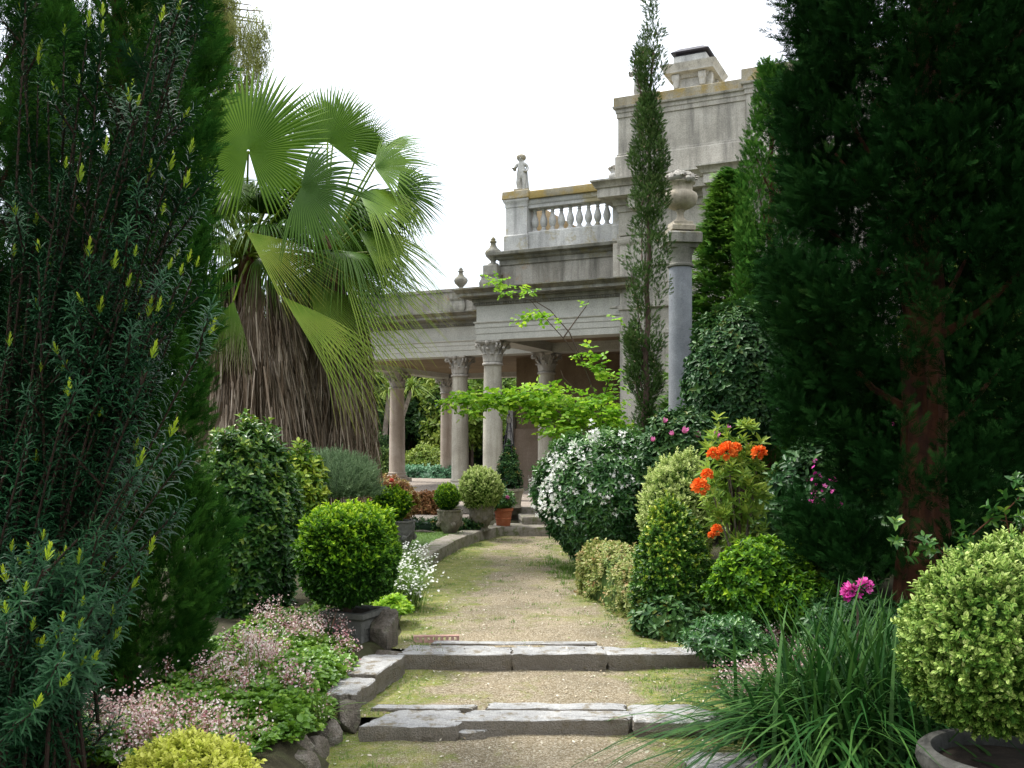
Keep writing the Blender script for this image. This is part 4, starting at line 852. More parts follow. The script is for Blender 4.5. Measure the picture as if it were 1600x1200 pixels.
# ------------------------------------------------------------ plum yew: upright stems with whorls of long needles
MAT['darktwig'] = stonemat('dark_twig_bark', (.02, .012, .008), (.035, .02, .013), (.06, .035, .022), streak=.5, scale=4, grime=(.01, .008, .005))
T_whorl = []
for s in range(2):
    g = np.random.default_rng(s+40); out = []
    for i in range(21):
        az = i*2.399; t = i/21; el = R(80-36*t)+g.normal()*.1
        d = (math.sin(el)*math.cos(az), math.sin(el)*math.sin(az), math.cos(el)); L = .56*(1-.3*t)*g.uniform(.85, 1.1)
        p0 = np.array((0, 0, t*.75)); dd = np.array(d); s_ = np.array((-math.sin(az), math.cos(az), 0)); W = .042
        p1 = p0+dd*L*.5+np.array((0, 0, .02)); p2 = p0+dd*L*.85+np.array((0, 0, -.035)); p3 = p0+dd*L+np.array((0, 0, -.10))
        out.append((np.array([p0-s_*W*.4, p0+s_*W*.4, p1+s_*W*.5, p1-s_*W*.5, p2+s_*W*.45, p2-s_*W*.45, p3+s_*W*.1, p3-s_*W*.1]), np.array([[0,1,2,3],[3,2,4,5],[5,4,6,7]]), np.array([0,0,.1,.1,.15,.15,.2,.2])))
    T_whorl.append(join(out))
T_shoot = sprig(20, .42, .075, .62, 14, 38, .1, .05, young=.4, seed=50)
def plum_yew(name, label, base, targets, seed=0):
    rt = thing(name, label, 'shrub', base); g = np.random.default_rng(seed); m = MB(); WP = []; WD = []; WS = []; SP = []; SD = []; SS = []
    b = np.array(base)
    for (tx, ty, tz) in targets:
        tip = np.array((tx, ty, tz))-b; s0 = np.array((g.normal()*.16+.03*tip[0], g.normal()*.12, .0)); h = tip[2]
        mid = s0+(tip-s0)*.45+np.array((g.normal()*.03-.10*tip[0], 0, .12*h*0)); pts = []
        for i in range(9):
            t = i/8; p = (1-t)**2*s0+2*t*(1-t)*mid+t*t*tip; pts.append(p)
        m.tube(pts, [.009*(1-.6*i/8) for i in range(9)], 6)
        ln = np.linalg.norm(tip-s0); nw = int(ln*.95/.098); st = .02+g.random()*.08
        for j in range(nw):
            t = st+(1-st)*(j+.5)/nw
            if t > .995: continue
            p = (1-t)**2*s0+2*t*(1-t)*mid+t*t*tip; d = nrm(2*(1-t)*(mid-s0)+2*t*(tip-mid))
            sc = .180*g.uniform(.8, 1.15)*(.80+.20*math.sin(j*.75+seed+tip[0]*9)); WP.append(p); WD.append(d+g.normal(size=3)*.05); WS.append(sc)
            if g.random() < .22:       # side shoot
                a = g.uniform(0, 6.28); dd = nrm(np.array((math.cos(a), math.sin(a), 1.1))); l = g.uniform(.08, .2)
                m.tube([p, p+dd*l], [.006, .004], 5)
                for q in range(int(l/.06)+1): WP.append(p+dd*(q*.06)); WD.append(dd); WS.append(.13)
                if g.random() < .35: SP.append(p+dd*l); SD.append(dd+np.array((0, 0, .6))); SS.append(.07)
        if g.random() < .8: SP.append(tip+nrm(tip-mid)*.045); SD.append(nrm(tip-mid)+np.array((0, 0, .5))); SS.append(g.uniform(.06, .11))
    m.build('stems', MAT['darktwig'], rt)
    WP, WD, WS = np.array(WP), np.array(WD), np.array(WS); h = len(WP)//2; A = []
    for sl, T in ((slice(0, h), T_whorl[0]), (slice(h, None), T_whorl[1])): A.append(scatter(T, WP[sl], WD[sl], WS[sl], .4+RG.normal(size=len(WP[sl]))*.13))
    V, F, t = join(A); quad_mesh('foliage', V, F, MAT['yew'], rt, t)
    V, F, t = scatter(T_shoot, np.array(SP), np.array(SD), np.array(SS), RG.uniform(.2, .6, len(SP))); quad_mesh('new_shoots', V, F, MAT['newshoot'], rt, t)
    return rt
tg = []
g_ = np.random.default_rng(77)
# tips read off the photograph as points on the shrub's rounded front, the rest fill its volume
for (px, py, Y) in [(158,70,3.9),(100,72,4.1),(60,120,4.0),(75,150,3.9),(264,98,3.9),(300,5,3.9),(130,222,3.8),(160,262,3.75),(52,285,3.8),(100,282,3.8),(120,305,3.75),(228,300,3.8),(275,325,3.85),(292,260,3.9),(140,425,3.7),(172,440,3.7),(190,468,3.7),(257,440,3.75),(275,448,3.75),(300,436,3.8),(222,520,3.7),(240,505,3.7),(318,540,3.85),(230,580,3.65),(85,530,3.7),(150,510,3.7),(205,420,3.7),(208,745,3.6),(152,838,3.55),(45,1000,3.45),(10,995,3.4),(120,960,3.5),(100,640,3.6),(60,600,3.7),(40,700,3.55),(120,900,3.5),(255,700,3.7),(186,980,3.6),(135,1050,3.5),(285,720,3.75),(20,420,3.8),(10,560,3.7),(250,830,3.65),(225,880,3.6),(195,930,3.6),(165,1010,3.6),(60,860,3.5)]:
    tg.append(at(px, py, Y))
for i in range(60):
    px = g_.uniform(-50, 120); tg.append(at(px, g_.uniform(880, 1120), g_.uniform(3.3, 4.0)))
for i in range(78):
    py = g_.uniform(-60, 1080); mx = np.interp(py, [0, 500, 700, 800, 1000, 1200], [315, 305, 250, 205, 130, 80]); px = g_.uniform(-60, mx); tg.append(at(px, py, g_.uniform(3.6, 4.5)))
plum_yew('plum_yew', 'vase shaped dark plum yew with long needles and lime shoot tips', (-2.14, 4.0, .2), tg, 3)

# ------------------------------------------------------------ palms
def fan_leaf(H_, a, nn, Rr, S_, nseg, droop, tint0, g, curl=.12, tear=0., wmul=1.):
    a = nrm(np.array(a, float)); nn = np.array(nn, float); nn = nrm(nn-a*nn.dot(a)); b = np.cross(nn, a); sp_ = .36 if S_ < R(45) and wmul == 1 else .45 if wmul != 1 or S_ < R(80) else .60; V = []; F = []; T = []
    st = [.015, .22, .45, .62, .78, .90, 1.0]; da = 2*S_/nseg
    for k in range(nseg):
        ang = -S_+da*(k+.5); d = math.cos(ang)*a+math.sin(ang)*b; s = -math.sin(ang)*a+math.cos(ang)*b
        L = Rr*(.80+.20*math.cos(ang*.7))*g.uniform(.92, 1.05); dr = droop*g.uniform(.6, 1.4); base = len(V)
        for t in st:
            r = L*t; p = H_+d*r+nn*curl*Rr*(math.cos(ang)*.3+.2)*t*t*-1
            p = p+np.array((0, 0, -1.))*L*dr*max(0, t-.38)**1.7
            w_ = min(r, L*sp_)*math.tan(da/2)*1.04*wmul*(1 if t <= sp_ else max(.04, 1-(t-sp_)/(1.02-sp_)))
            V += [p-s*w_, p+nn*w_*.9, p+s*w_]; T += [tint0+.12*t-.16, tint0+.20+.15*t, tint0+.12*t-.10] if t < .85 else [tint0+.28+tear]*3  # pleat shading put into the tint: darker edges beside the paler midrib
        for i in range(len(st)-1):
            q = base+i*3; F += [(q, q+1, q+4, q+3), (q+1, q+2, q+5, q+4)]
    return np.array(V), np.array(F), np.array(T)
def palm(name, label, x, y, z0, zc, tr, leaves, nrand, nskirt, seed, skirt_r, skz, group=None):
    rt = thing(name, label, 'palm tree', (x, y, z0), group=group); o = np.array((x, y, z0)); g = np.random.default_rng(seed)
    m = MB(); m.tube([(0, 0, -.1), (0, 0, (zc-z0)*.5), (.02, 0, zc-z0-.1), (.02, 0, zc-z0+.25)], [tr*1.2, tr, tr, tr*.4], 14); m.build('trunk', MAT['palmbark'], rt)
    C0 = np.array((0, 0, zc-z0))
    def put(hub, a, nn, Rr, S_, droop, tint, nseg=None, curl=.12):
        nseg = nseg or int(16+S_*.40)
        V, F, T = fan_leaf(hub, a, nn, Rr, R(S_), nseg, droop, tint, g, curl)
        m = MB(); e = hub; st = C0+np.array((g.normal()*.04, g.normal()*.04, -.05)); mid = (st+e)/2+np.array((0, 0, .10*np.linalg.norm(e-st)))
        pts = [st*(1-t)**2+2*t*(1-t)*mid+t*t*e for t in (0, .25, .5, .75, 1)]; m.tube(pts, [.026, .02, .016, .013, .012], 5)
        PV = np.array(m.v); n0 = len(V); f4 = [f for f in m.f if len(f) == 4]; 
        V2 = np.concatenate([V, PV]); F2 = np.concatenate([F, np.array(f4)+n0]); T2 = np.concatenate([T, np.full(len(PV), .62)])
        quad_mesh('fan_leaf', V2, F2, MAT['palm'], rt, np.clip(T2, 0, 1))
    for (hx, hy, dY, txp, typ, S_, nrm_, droop, tint) in leaves:
        Hh = np.array(at(hx, hy, y+dY)); tp = np.array(at(txp, typ, y+dY)); a = tp-Hh; Rr = np.linalg.norm(a); put(Hh-o, a, nrm_, Rr, S_, droop, tint)
    for i in range(nrand):
        az = g.uniform(0, 6.28); el = g.uniform(-.10, 1.25); l = g.uniform(.45, .85)
        d = np.array((math.cos(az)*math.cos(el), math.sin(az)*math.cos(el), math.sin(el))); hub = C0+d*l
        ax = d+np.array((0, 0, -.35)); nn = np.cross(np.cross(d, (0, 0, 1)), d)*1.+np.array((0, 0, .2)); put(hub, ax, nn, g.uniform(.55, .80), g.uniform(50, 95), g.uniform(.8, 1.9), g.uniform(-.25, .30))
    for i in range(22):                             # older leaves hanging below the crown, narrow and deeply split
        az = g.uniform(0, 6.28); el = g.uniform(-.6, .25); d = np.array((math.cos(az)*math.cos(el), math.sin(az)*math.cos(el), math.sin(el))); hub = C0+d*g.uniform(.3, .6)
        put(hub, d+np.array((0, 0, -.25)), np.array((0, 0, 1.))+d*.3, g.uniform(.55, .8), g.uniform(26, 44), g.uniform(.9, 2.), g.uniform(-.2, .35), 22)
    A = []
    for i in range(nskirt):
        q = (i+.5)/nskirt; az = i*2.4+g.normal()*.2; zt = skz[0]+(skz[1]-skz[0])*q; rr = tr+.05+skirt_r*.25*q
        hub = np.array((math.cos(az)*rr*1.1, math.sin(az)*rr*1.1, zt-z0)); a = (math.cos(az)*(.12+skirt_r*.35*g.uniform(.6, 1.3)), math.sin(az)*(.12+skirt_r*.35*g.uniform(.6, 1.3)), -1)
        A.append(fan_leaf(hub, a, (math.cos(az), math.sin(az), .2), g.uniform(.8, 1.15), R(g.uniform(14, 26)), 18, .15, g.uniform(-.1, .75), g, .02, .2, 1.1))
    V, F, T = join(A)
    n = 1500; az = g.uniform(0, 6.28, n); q = g.random(n); z = skz[0]+(skz[1]-skz[0])*q-g.random(n)*.5; r = tr+.12+skirt_r*(.45+.55*(1-q))*g.uniform(.75, 1.02, n)
    s0 = np.column_stack([np.cos(az)*r, np.sin(az)*r, z-z0]); D = np.column_stack([np.cos(az)*.14, np.sin(az)*.14, -np.ones(n)])+g.normal(size=(n, 3))*.09
    Ts = quadneedle((0, 0, 0), (0, 0, 1), 1, .035, (0, 1, 0)); v2 = scatter(Ts, s0, D, g.uniform(.25, .6, n), g.uniform(.1, .9, n))
    V, F, T = join([(V, F, T), v2]); quad_mesh('dead_leaf_skirt', V, F, MAT['deadpalm'], rt, np.clip(T, 0, 1)); return rt
fc = (0, -1, .15)
L1_ = [(388,236,-.75, 378,85, 167, (.05,-1,.1), .16, .22), (352,290,-.6, 415,285, 60, (.1,-.7,.8), .25, .10),
       (385,362,-.9, 515,450, 30, (.3,-.9,.5), .15, .52), (365,470,-.8, 340,575, 34, (-.2,-1,.1), .3, .25), (335,290,-.4, 330,400, 70, (-.3,-1,.2), .5, .2),
       (470,292,-.9, 590,322, 95, (.1,-1,.25), .55, .02), (440,462,-1.0, 605,600, 20, (.3,-.8,.5), .25, .45), (330,250,-.2, 300,170, 80, (-.2,-1,.2), .5, .2)]
L2_ = [(512,222,.1, 540,125, 112, (.0,-1,.1), .14, .18), (520,225,.6, 500,120, 60, (0,-1,.1), .1, .15), (585,262,-.2, 690,230, 75, (.1,-.8,.6), .55, .28), (620,300,.2, 705,300, 85, (.1,-1,.3), .5, .1),
       (560,235,.2, 620,175, 60, (.2,-1,.2), .15, .06), (560,300,-.5, 690,350, 55, (.3,-.7,.8), .75, .38), (520,390,-.7, 690,520, 40, (.3,-.7,.7), .35, .42), (560,360,-.4, 705,440, 45, (.3,-.7,.8), .6, .38),
       (480,440,-.9, 640,600, 34, (.3,-.8,.5), .3, .42), (600,230,.3, 680,205, 40, (.2,-.6,.8), .4, .25), (540,330,.3, 640,380, 80, (.1,-1,.2), .6, .12)]
palm('fan_palm', 'nearer fan palm with big upright leaf and brown dead leaf skirt', -3.02, 11.0, .3, 3.75, .13, L1_, 21, 70, 4, .60, (1.70, 3.62), 'fan palms')
palm('fan_palm', 'second fan palm to the right with leaves reaching over the wing', -2.26, 11.7, .3, 3.85, .14, L2_, 21, 76, 9, .40, (1.55, 3.55), 'fan palms')
# ------------------------------------------------------------ left side shrubs and beds
def pos(px, py, Y): return at(px, py, Y)
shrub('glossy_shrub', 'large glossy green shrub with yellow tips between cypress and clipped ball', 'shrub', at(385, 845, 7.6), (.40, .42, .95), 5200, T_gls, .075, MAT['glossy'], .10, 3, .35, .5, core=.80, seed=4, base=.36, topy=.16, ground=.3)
shrub('lavender_bush', 'soft grey green bush at the foot of the palms', 'shrub', at(515, 765, 10.2), (.50, .42, .34), 5200, T_ros, .10, MAT['rosemary'], .12, 3, .3, 1.1, zmin=-.2, core=.82, seed=6, base=.4, topy=.1, ground=.33)
shrub('low_shrub', 'yellow tipped small shrub between glossy shrub and clipped ball', 'shrub', at(470, 770, 9.4), (.22, .22, .40), 500, T_gls, .10, MAT['golden'], .25, 3, .5, .8, seed=9, base=.5, core=.6, ground=.3)
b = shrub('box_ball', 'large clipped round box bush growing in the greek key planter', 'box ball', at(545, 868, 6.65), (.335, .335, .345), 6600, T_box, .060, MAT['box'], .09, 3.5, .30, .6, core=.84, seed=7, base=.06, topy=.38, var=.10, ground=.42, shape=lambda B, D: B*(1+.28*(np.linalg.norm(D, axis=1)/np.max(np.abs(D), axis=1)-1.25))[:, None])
# square planter with greek key
def meander(m, org, ux, uz, un, unit, n):
    org, ux, uz, un = map(Vector, (org, ux, uz, un)); P = [((0, 0), (6, 0)), ((0, 0), (0, 4)), ((0, 4), (4.4, 4)), ((4.4, 4), (4.4, 1.4)), ((4.4, 1.4), (2, 1.4)), ((2, 1.4), (2, 2.8))]
    for k in range(n):
        for (a, b) in P:
            hw_ = .28; x0 = min(a[0], b[0])-hw_+k*6; x1 = max(a[0], b[0])+hw_+k*6; z0 = min(a[1], b[1])-hw_; z1 = max(a[1], b[1])+hw_
            vs = []
            for e in (-.002, .006+.0004*(P.index((a, b)))):
                for (x, z) in ((x0, z0), (x1, z0), (x1, z1), (x0, z1)): vs.append(tuple(org+ux*(x*unit)+uz*(z*unit)+un*e))
            m.add(vs, [(0,3,2,1),(4,5,6,7),(0,1,5,4),(1,2,6,5),(2,3,7,6),(3,0,4,7)])
t = thing('square_planter', 'square grey stone planter with greek key band under the clipped ball', 'planter', (-1.09, 6.68, .16), R(-24)); m = MB()
m.rings(-.165, .165, -.165, .165, [(0, 0), (0, .05), (-.01, .055), (-.01, .225), (0, .23), (.012, .24), (.012, .275), (-.035, .276), (-.035, .24)]); m.build('planter_body', MAT['concrete'], t, bevel=.004)
m = MB(); m.box(-.128, .128, -.128, .128, .241, .255); m.build('soil', MAT['soil'], t)
m = MB()
for (o, ux, un) in (((-.125, -.156, .115), (1, 0, 0), (0, -1, 0)), ((.156, -.125, .115), (0, 1, 0), (1, 0, 0)), ((-.156, .125, .115), (0, -1, 0), (-1, 0, 0))): meander(m, o, ux, (0, 0, 1), un, .0138, 3)
m.build('greek_key_band', MAT['concrete'], t)
# saxifrage (london pride): rosettes and airy pink flower sprays
T_ros2 = sprig(8, .55, .42, .15, 40, 88, .15, -.2, young=.0, seed=60)
def saxifrage(name, label, spots, nleaf, nfl, zf, fl_h=(.05, .16), fsz=.012, leafs=.080):
    rt = thing(name, label, 'ground cover', (spots[0][0], spots[0][1], 0)); rt['kind'] = 'stuff'; o = np.array((spots[0][0], spots[0][1], 0)); W = np.array([s[2]*s[3] for s in spots]); W = W/W.sum()
    def pts(n):
        i = RG.choice(len(spots), n, p=W); q = RG.normal(size=(n, 2))*.5; s = np.array(spots)[i]; q = q/np.maximum(1, np.linalg.norm(q, axis=1)/1.)[:, None]; x = s[:, 0]+q[:, 0]*s[:, 2]; y = s[:, 1]+q[:, 1]*s[:, 3]; return x, y, zf(x, y)
    x, y, z = pts(nleaf); P = np.column_stack([x, y, z+RG.uniform(.0, .06, nleaf)])-o; D = np.column_stack([RG.normal(size=nleaf)*.35, RG.normal(size=nleaf)*.35-.15, np.ones(nleaf)])
    V, F, tt = scatter(T_ros2, P, D, leafs*RG.uniform(.6, 1.3, nleaf), .3+RG.normal(size=nleaf)*.2); l = quad_mesh('leaves', V, F, MAT['saxleaf'], rt, tt); l['kind'] = 'stuff'
    x, y, z = pts(nfl*2); k_ = fn(np.column_stack([x, y]), 7, 5, 2) > .12; x, y, z = x[k_], y[k_], z[k_]; nfl = len(x); fp = []; ft = []; m = MB()
    sv = []; sd = []; sl_ = []
    for i in range(nfl):
        h = RG.uniform(*fl_h); b = np.array((x[i], y[i], z[i]+.02)); tp = b+np.array((RG.normal()*.04, RG.normal()*.04-.02, h)); sv.append(b); sd.append(tp-b); sl_.append(np.linalg.norm(tp-b))
        k = RG.integers(14, 30); q = RG.normal(size=(k, 3))*np.array((.024, .024, .035)); fp.append(tp+q); ft.append(RG.random(k)*.9+RG.normal()*.15)
        for j in range(4): e = q[j]+tp; s_ = b+(tp-b)*RG.uniform(.6, .95); sv.append(s_); sd.append(e-s_); sl_.append(np.linalg.norm(e-s_))
    fp = np.concatenate(fp)-o; ft = np.concatenate(ft); D = RG.normal(size=fp.shape)+np.array((0, -.7, .8))
    V, F, tt = scatter(T_tiny, fp, D, fsz*RG.uniform(.6, 1.4, len(fp)), ft); l = quad_mesh('flowers', V, F, MAT['saxflower'], rt, tt); l['kind'] = 'stuff'
    sv = np.array(sv)-o; TS = quadneedle((0, 0, 0), (0, 0, 1), 1, 1, (0, 1, 0)); sl_ = np.array(sl_)
    V, F, tt = scatter(TS, sv, np.array(sd), np.ones(len(sv)), RG.random(len(sv)))
    # stems: scale only along their length
    M = frames(np.array(sd)); TV = TS[0]; V = np.einsum('nij,nvj->nvi', M, np.stack([np.tile(TV[:, 0], (len(sv), 1))*.0022, np.tile(TV[:, 1], (len(sv), 1))*.0022, TV[None, :, 2]*sl_[:, None]], 2))+sv[:, None]
    l = quad_mesh('flower_stems', V.reshape(-1, 3), F, MAT['saxstem'], rt, tt); l['kind'] = 'stuff'; return rt
gz = lambda x, y: ground_z(x, y)
def gzm(x, y): return np.maximum(ground_z(x, y), .10)+.08*np.exp(-((x+1.35)**2+(y-5.1)**2)/.25)+.03*fn(np.column_stack([np.ravel(x), np.ravel(y)]), 8, 3, 2)
sp = [(-1.35, 5.2, .30, .75), (-1.25, 5.8, .28, .5), (-1.1, 5.5, .10, .5), (-1.55, 4.7, .35, .4), (-1.2, 4.75, .18, .30), (-1.75, 4.4, .35, .3), (-1.45, 6.3, .25, .4), (-1.7, 5.4, .3, .5), (-1.06, 4.95, .10, .45), (-1.08, 4.6, .10, .25), (-2.0, 4.4, .3, .25), (-1.40, 6.7, .14, .5), (-1.7, 6.2, .3, .6), (-1.25, 6.2, .2, .4), (-1.6, 7.0, .3, .3), (-1.22, 4.4, .16, .28), (-1.5, 4.3, .3, .2)]
saxifrage('saxifrage', 'mass of pale pink starry flowers over round green leaves, left bed', sp, 6500, 430, gzm)
sp = [(1.45, 5.7, .18, .5), (1.55, 5.2, .16, .3), (1.65, 6.5, .2, .35), (1.5, 6.3, .15, .3), (1.30, 5.5, .07, .2), (1.9, 5.6, .3, .3)]
saxifrage('saxifrage', 'pale pink starry flowers and leaves edging the right of the terrace', sp, 900, 420, lambda x, y: gz(x, y)+.04)
sp = [(-1.3, 7.6, .25, .5), (-1.15, 8.4, .2, .4), (-1.5, 8.2, .25, .4)]
saxifrage('saxifrage', 'sparser pink flowers behind the greek key planter', sp, 800, 70, lambda x, y: gz(x, y)+.03)
# golden bush bottom left
shrub('golden_bush', 'bright golden variegated bush cut by the bottom left edge', 'shrub', at(300, 1235, 3.75), (.235, .22, .20), 3200, T_var, .044, MAT['goldvar'], .16, 3, .3, .7, core=.8, seed=12, base=.45, var=.10, ground=.05)
# iris-like blades among the flowers
def clump(name, label, c, n, L, W, lean, mat, spread=.05, azr=(0, 6.28), cat='grass clump', droop=.5, ns=6, group=None, tint=None, stem=None):
    rt = thing(name, label, cat, c, group=group); q = RG.normal(size=(n, 2))*spread; P = np.column_stack([q, np.full(n, -.03)])
    o = blades('blades', P, RG.uniform(*azr, n), L*RG.uniform(.5, 1.1, n), W*RG.uniform(.6, 1.2, n), RG.uniform(.15, 1, n)*lean, mat, rt, tint=tint, ns=ns, droop=droop); return rt
clump('grass_clump', 'small tuft of strap leaves leaning over the lower step, left side', (-1.0, 4.9, .2), 40, .30, .010, 1., MAT['grass'], .03, (-1.8, .9), group='grass clumps')
clump('grass_clump', 'small tuft of strap leaves left of the greek key planter', (-1.28, 6.45, .27), 45, .28, .012, .9, MAT['longgrass'], .04, group='grass clumps')
clump('grass_clump', 'few upright blades among the pink flowers of the left bed', (-1.42, 5.3, .3), 30, .32, .012, .6, MAT['grass'], .09, group='grass clumps')
# white daisies by the path
def flower_mound(name, label, c, rad, nst, mat_l, mat_f, T, fs, L, cat='flowers', lean=.8, nfl=None, azr=(0, 6.28)):
    rt = thing(name, label, cat, c); P = np.column_stack([RG.normal(size=nst)*rad[0]*.35, RG.normal(size=nst)*rad[1]*.35, np.full(nst, -.02)])
    az = RG.uniform(*azr, nst); LL = L*RG.uniform(.35, 1.05, nst); ln = RG.uniform(.1, 1, nst)*lean
    blades('foliage', P, az, LL, np.full(nst, .006), ln, mat_l, rt, ns=4, droop=.25)
    h = np.column_stack([np.cos(az), np.sin(az), np.zeros(nst)]); E = P+h*(LL*ln)[:, None]+np.array([0, 0, 1])*(LL*(1-.6*ln))[:, None]
    k = RG.random(nst) < (nfl or .6); E = E[k]; n = len(E); D = RG.normal(size=(n, 3))*.5+np.array((.1, -.5, 1)); V, F, t = scatter(T, E, D, fs*RG.uniform(.7, 1.3, n), RG.random(n)); quad_mesh('blossoms', V, F, mat_f, rt, t); return rt
flower_mound('daisy_clump', 'clump of small white flowers spilling over the path beside the clipped ball', (-.98, 8.0, .22), (.22, .30), 1500, MAT['grass'], MAT['whitefl'], T_fl5, .022, .50, azr=(-1.6, 1.7), nfl=.42)
flower_mound('daisy_clump', 'few white flowers behind the clump, beside the lawn', (-1.0, 9.2, .30), (.2, .2), 500, MAT['grass'], MAT['whitefl'], T_fl5, .022, .40, azr=(-1, 2.5), nfl=.45)
shrub('low_shrub', 'low light green leafy plant under the white flowers', 'shrub', (-.92, 7.35, .30), (.14, .16, .10), 160, T_gls, .06, MAT['lime'], .2, 3, .3, .9, zmin=0, seed=14, base=.5, core=.5, ground=.2)

# pots by the portico
def classic_pot(name, label, loc, s, mat='pot', hh=.38, rr=.175, rz=0, group=None):
    t = thing(name, label, 'pot', loc, rz, group); m = MB(); r = rr; h = hh
    m.lathe(0, 0, [(r*.72, 0), (r*.72, h*.05), (r*.55, h*.09), (r*.50, h*.14), (r*.62, h*.22), (r*.80, h*.38), (r*.93, h*.56), (r*.97, h*.66), (r*.95, h*.70), (r*.97, h*.74), (r*.97, h*.93), (r*1.04, h*.95), (r*1.04, h*1.0), (r*.9, h*1.0), (r*.88, h*.9)], 36)
    m.build('pot_body', MAT[mat], t)
    m = MB(); m.lathe(0, 0, [(r*.885, h*.90), (r*.88, h*.92), (.01, h*.925)], 24); m.build('soil', MAT['soil'], t)
    m = MB()
    for k in range(4):
        a = k*math.pi/2-1.2; pts = []
        for i in range(9):
            q = -1.3+2.6*i/8; aa = a+q*.42; pts.append((r*.90*math.cos(aa), r*.90*math.sin(aa), h*(.66-.20*math.cos(q*1.1))))
        m.tube(pts, .010, 6); m.lathe(r*.93*math.cos(a), r*.93*math.sin(a), [(.012, h*.36), (.03, h*.41), (.036, h*.47), (.028, h*.53), (.01, h*.57)], 9)
        b2 = a+.785; m.tube([(r*.97*math.cos(b2), r*.97*math.sin(b2), h*.95), (r*1.02*math.cos(b2), r*1.02*math.sin(b2), h*.82), (r*.95*math.cos(b2), r*.95*math.sin(b2), h*.66)], [.016, .02, .012], 6)
    m.build('swag_relief', MAT[mat], t); return t
p = at(703, 838, 13.2); classic_pot('stone_pot', 'grey urn shaped pot with swags on the kerb holding the small ball', p, 1, hh=.37, rr=.175, group='urn shaped pots')
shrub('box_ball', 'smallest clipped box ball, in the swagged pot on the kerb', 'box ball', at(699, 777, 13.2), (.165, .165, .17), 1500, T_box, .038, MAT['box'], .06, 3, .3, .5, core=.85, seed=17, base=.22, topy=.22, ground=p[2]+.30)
p = at(752, 829, 13.75); classic_pot('stone_pot', 'large dark urn shaped pot under the cream variegated ball near the steps', p, 1, hh=.38, rr=.185, group='urn shaped pots')
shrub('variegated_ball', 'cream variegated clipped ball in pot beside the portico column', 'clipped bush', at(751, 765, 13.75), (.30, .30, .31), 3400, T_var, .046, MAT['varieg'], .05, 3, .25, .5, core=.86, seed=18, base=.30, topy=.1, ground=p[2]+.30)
t = thing('terracotta_pot', 'orange terracotta pot of pink geraniums on the lowest step', 'pot', (-.13, 14.42, .335)); m = MB()
m.lathe(0, 0, [(.10, 0), (.103, .01), (.115, .10), (.121, .105), (.121, .12), (.117, .125), (.128, .19), (.134, .195), (.134, .205), (.131, .21), (.137, .225), (.150, .23), (.152, .27), (.135, .27), (.128, .23)], 32); m.build('pot_body', MAT['terracotta'], t)
m = MB(); m.lathe(0, 0, [(.129, .235), (.128, .24), (.01, .245)], 20); m.build('soil', MAT['soil'], t)
g0 = shrub('geranium', 'bushy geranium with three pink flower heads in the terracotta pot', 'plant', (-.19, 14.40, .72), (.23, .17, .15), 420, T_gls, .065, MAT['orangeleaf'], .2, 3, .5, .7, seed=19, base=.55, core=.6, ground=.57)
for (px, py) in ((753, 782), (776, 766), (793, 777)):
    q = np.array(at(px, py, 14.22)); V, F, tt = scatter(T_truss, np.array([q])-np.array(g0.location), np.array([[0, -.3, 1.]]), np.array([.042]), np.array([.3])); quad_mesh('flower_head', V, F, MAT['pinkfl'], g0, tt)
# round planter with obelisk trellis
t = thing('stone_planter', 'round pale stone planter on the top step carrying the wire obelisk', 'planter', (-.05, 15.45, .54)); m = MB()
m.lathe(0, 0, [(.20, 0), (.20, .03), (.19, .04), (.215, .20), (.235, .26), (.245, .265), (.245, .31), (.22, .31), (.21, .27)], 32); m.build('pot_body', MAT['urn'], t)
m = MB(); m.lathe(0, 0, [(.211, .275), (.21, .28), (.01, .285)], 20); m.build('soil', MAT['soil'], t)
t = thing('obelisk_trellis', 'thin black metal obelisk trellis with small finial in the stone planter', 'trellis', (-.05, 15.45, .82)); m = MB()
for k in range(4): a = k*math.pi/2+.5; m.tube([(.20*math.cos(a), .20*math.sin(a), -.02), (.03*math.cos(a), .03*math.sin(a), 1.08)], .007, 6)
for z in (.18, .45, .72, .95):
    r = .20-.17*z/1.08; m.tube([(r*math.cos(i*math.pi/4+.5), r*math.sin(i*math.pi/4+.5), z) for i in range(9)], .005, 5)
m.tube([(.03, 0, 1.08), (.045, 0, 1.13), (0, 0, 1.2), (-.045, 0, 1.13), (-.03, 0, 1.08)], .006, 5); m.lathe(0, 0, [(.005, 1.19), (.018, 1.21), (.018, 1.225), (.004, 1.25)], 8)
m.build('frame', MAT['black'], t)
shrub('climbing_plant', 'dark green climber with a few white blooms on the wire obelisk', 'plant', (-.05, 15.45, 1.15), (.17, .17, .42), 650, T_gls, .07, MAT['camellia'], .15, 3, .5, .8, seed=23, base=.45, core=.5, ground=.82, shape=lambda B, D: B*np.column_stack([1-.6*np.clip(B[:, 2]/.5, -1, 1)]*2+[np.ones(len(B))]))
# half hidden urn and its shrub left
p = at(634, 862, 11.0); classic_pot('stone_pot', 'pale urn shaped pot half hidden behind the big clipped ball', (p[0]-.06, p[1], .34), 1, 'concrete', .36, .17, group='urn shaped pots')
shrub('box_ball', 'loose box bush in the half hidden pale pot behind the big ball', 'box ball', at(612, 790, 11.0), (.20, .18, .17), 620, T_box, .07, MAT['box'], .12, 3, .35, .5, core=.8, seed=25, base=.25, topy=.12, ground=.66)
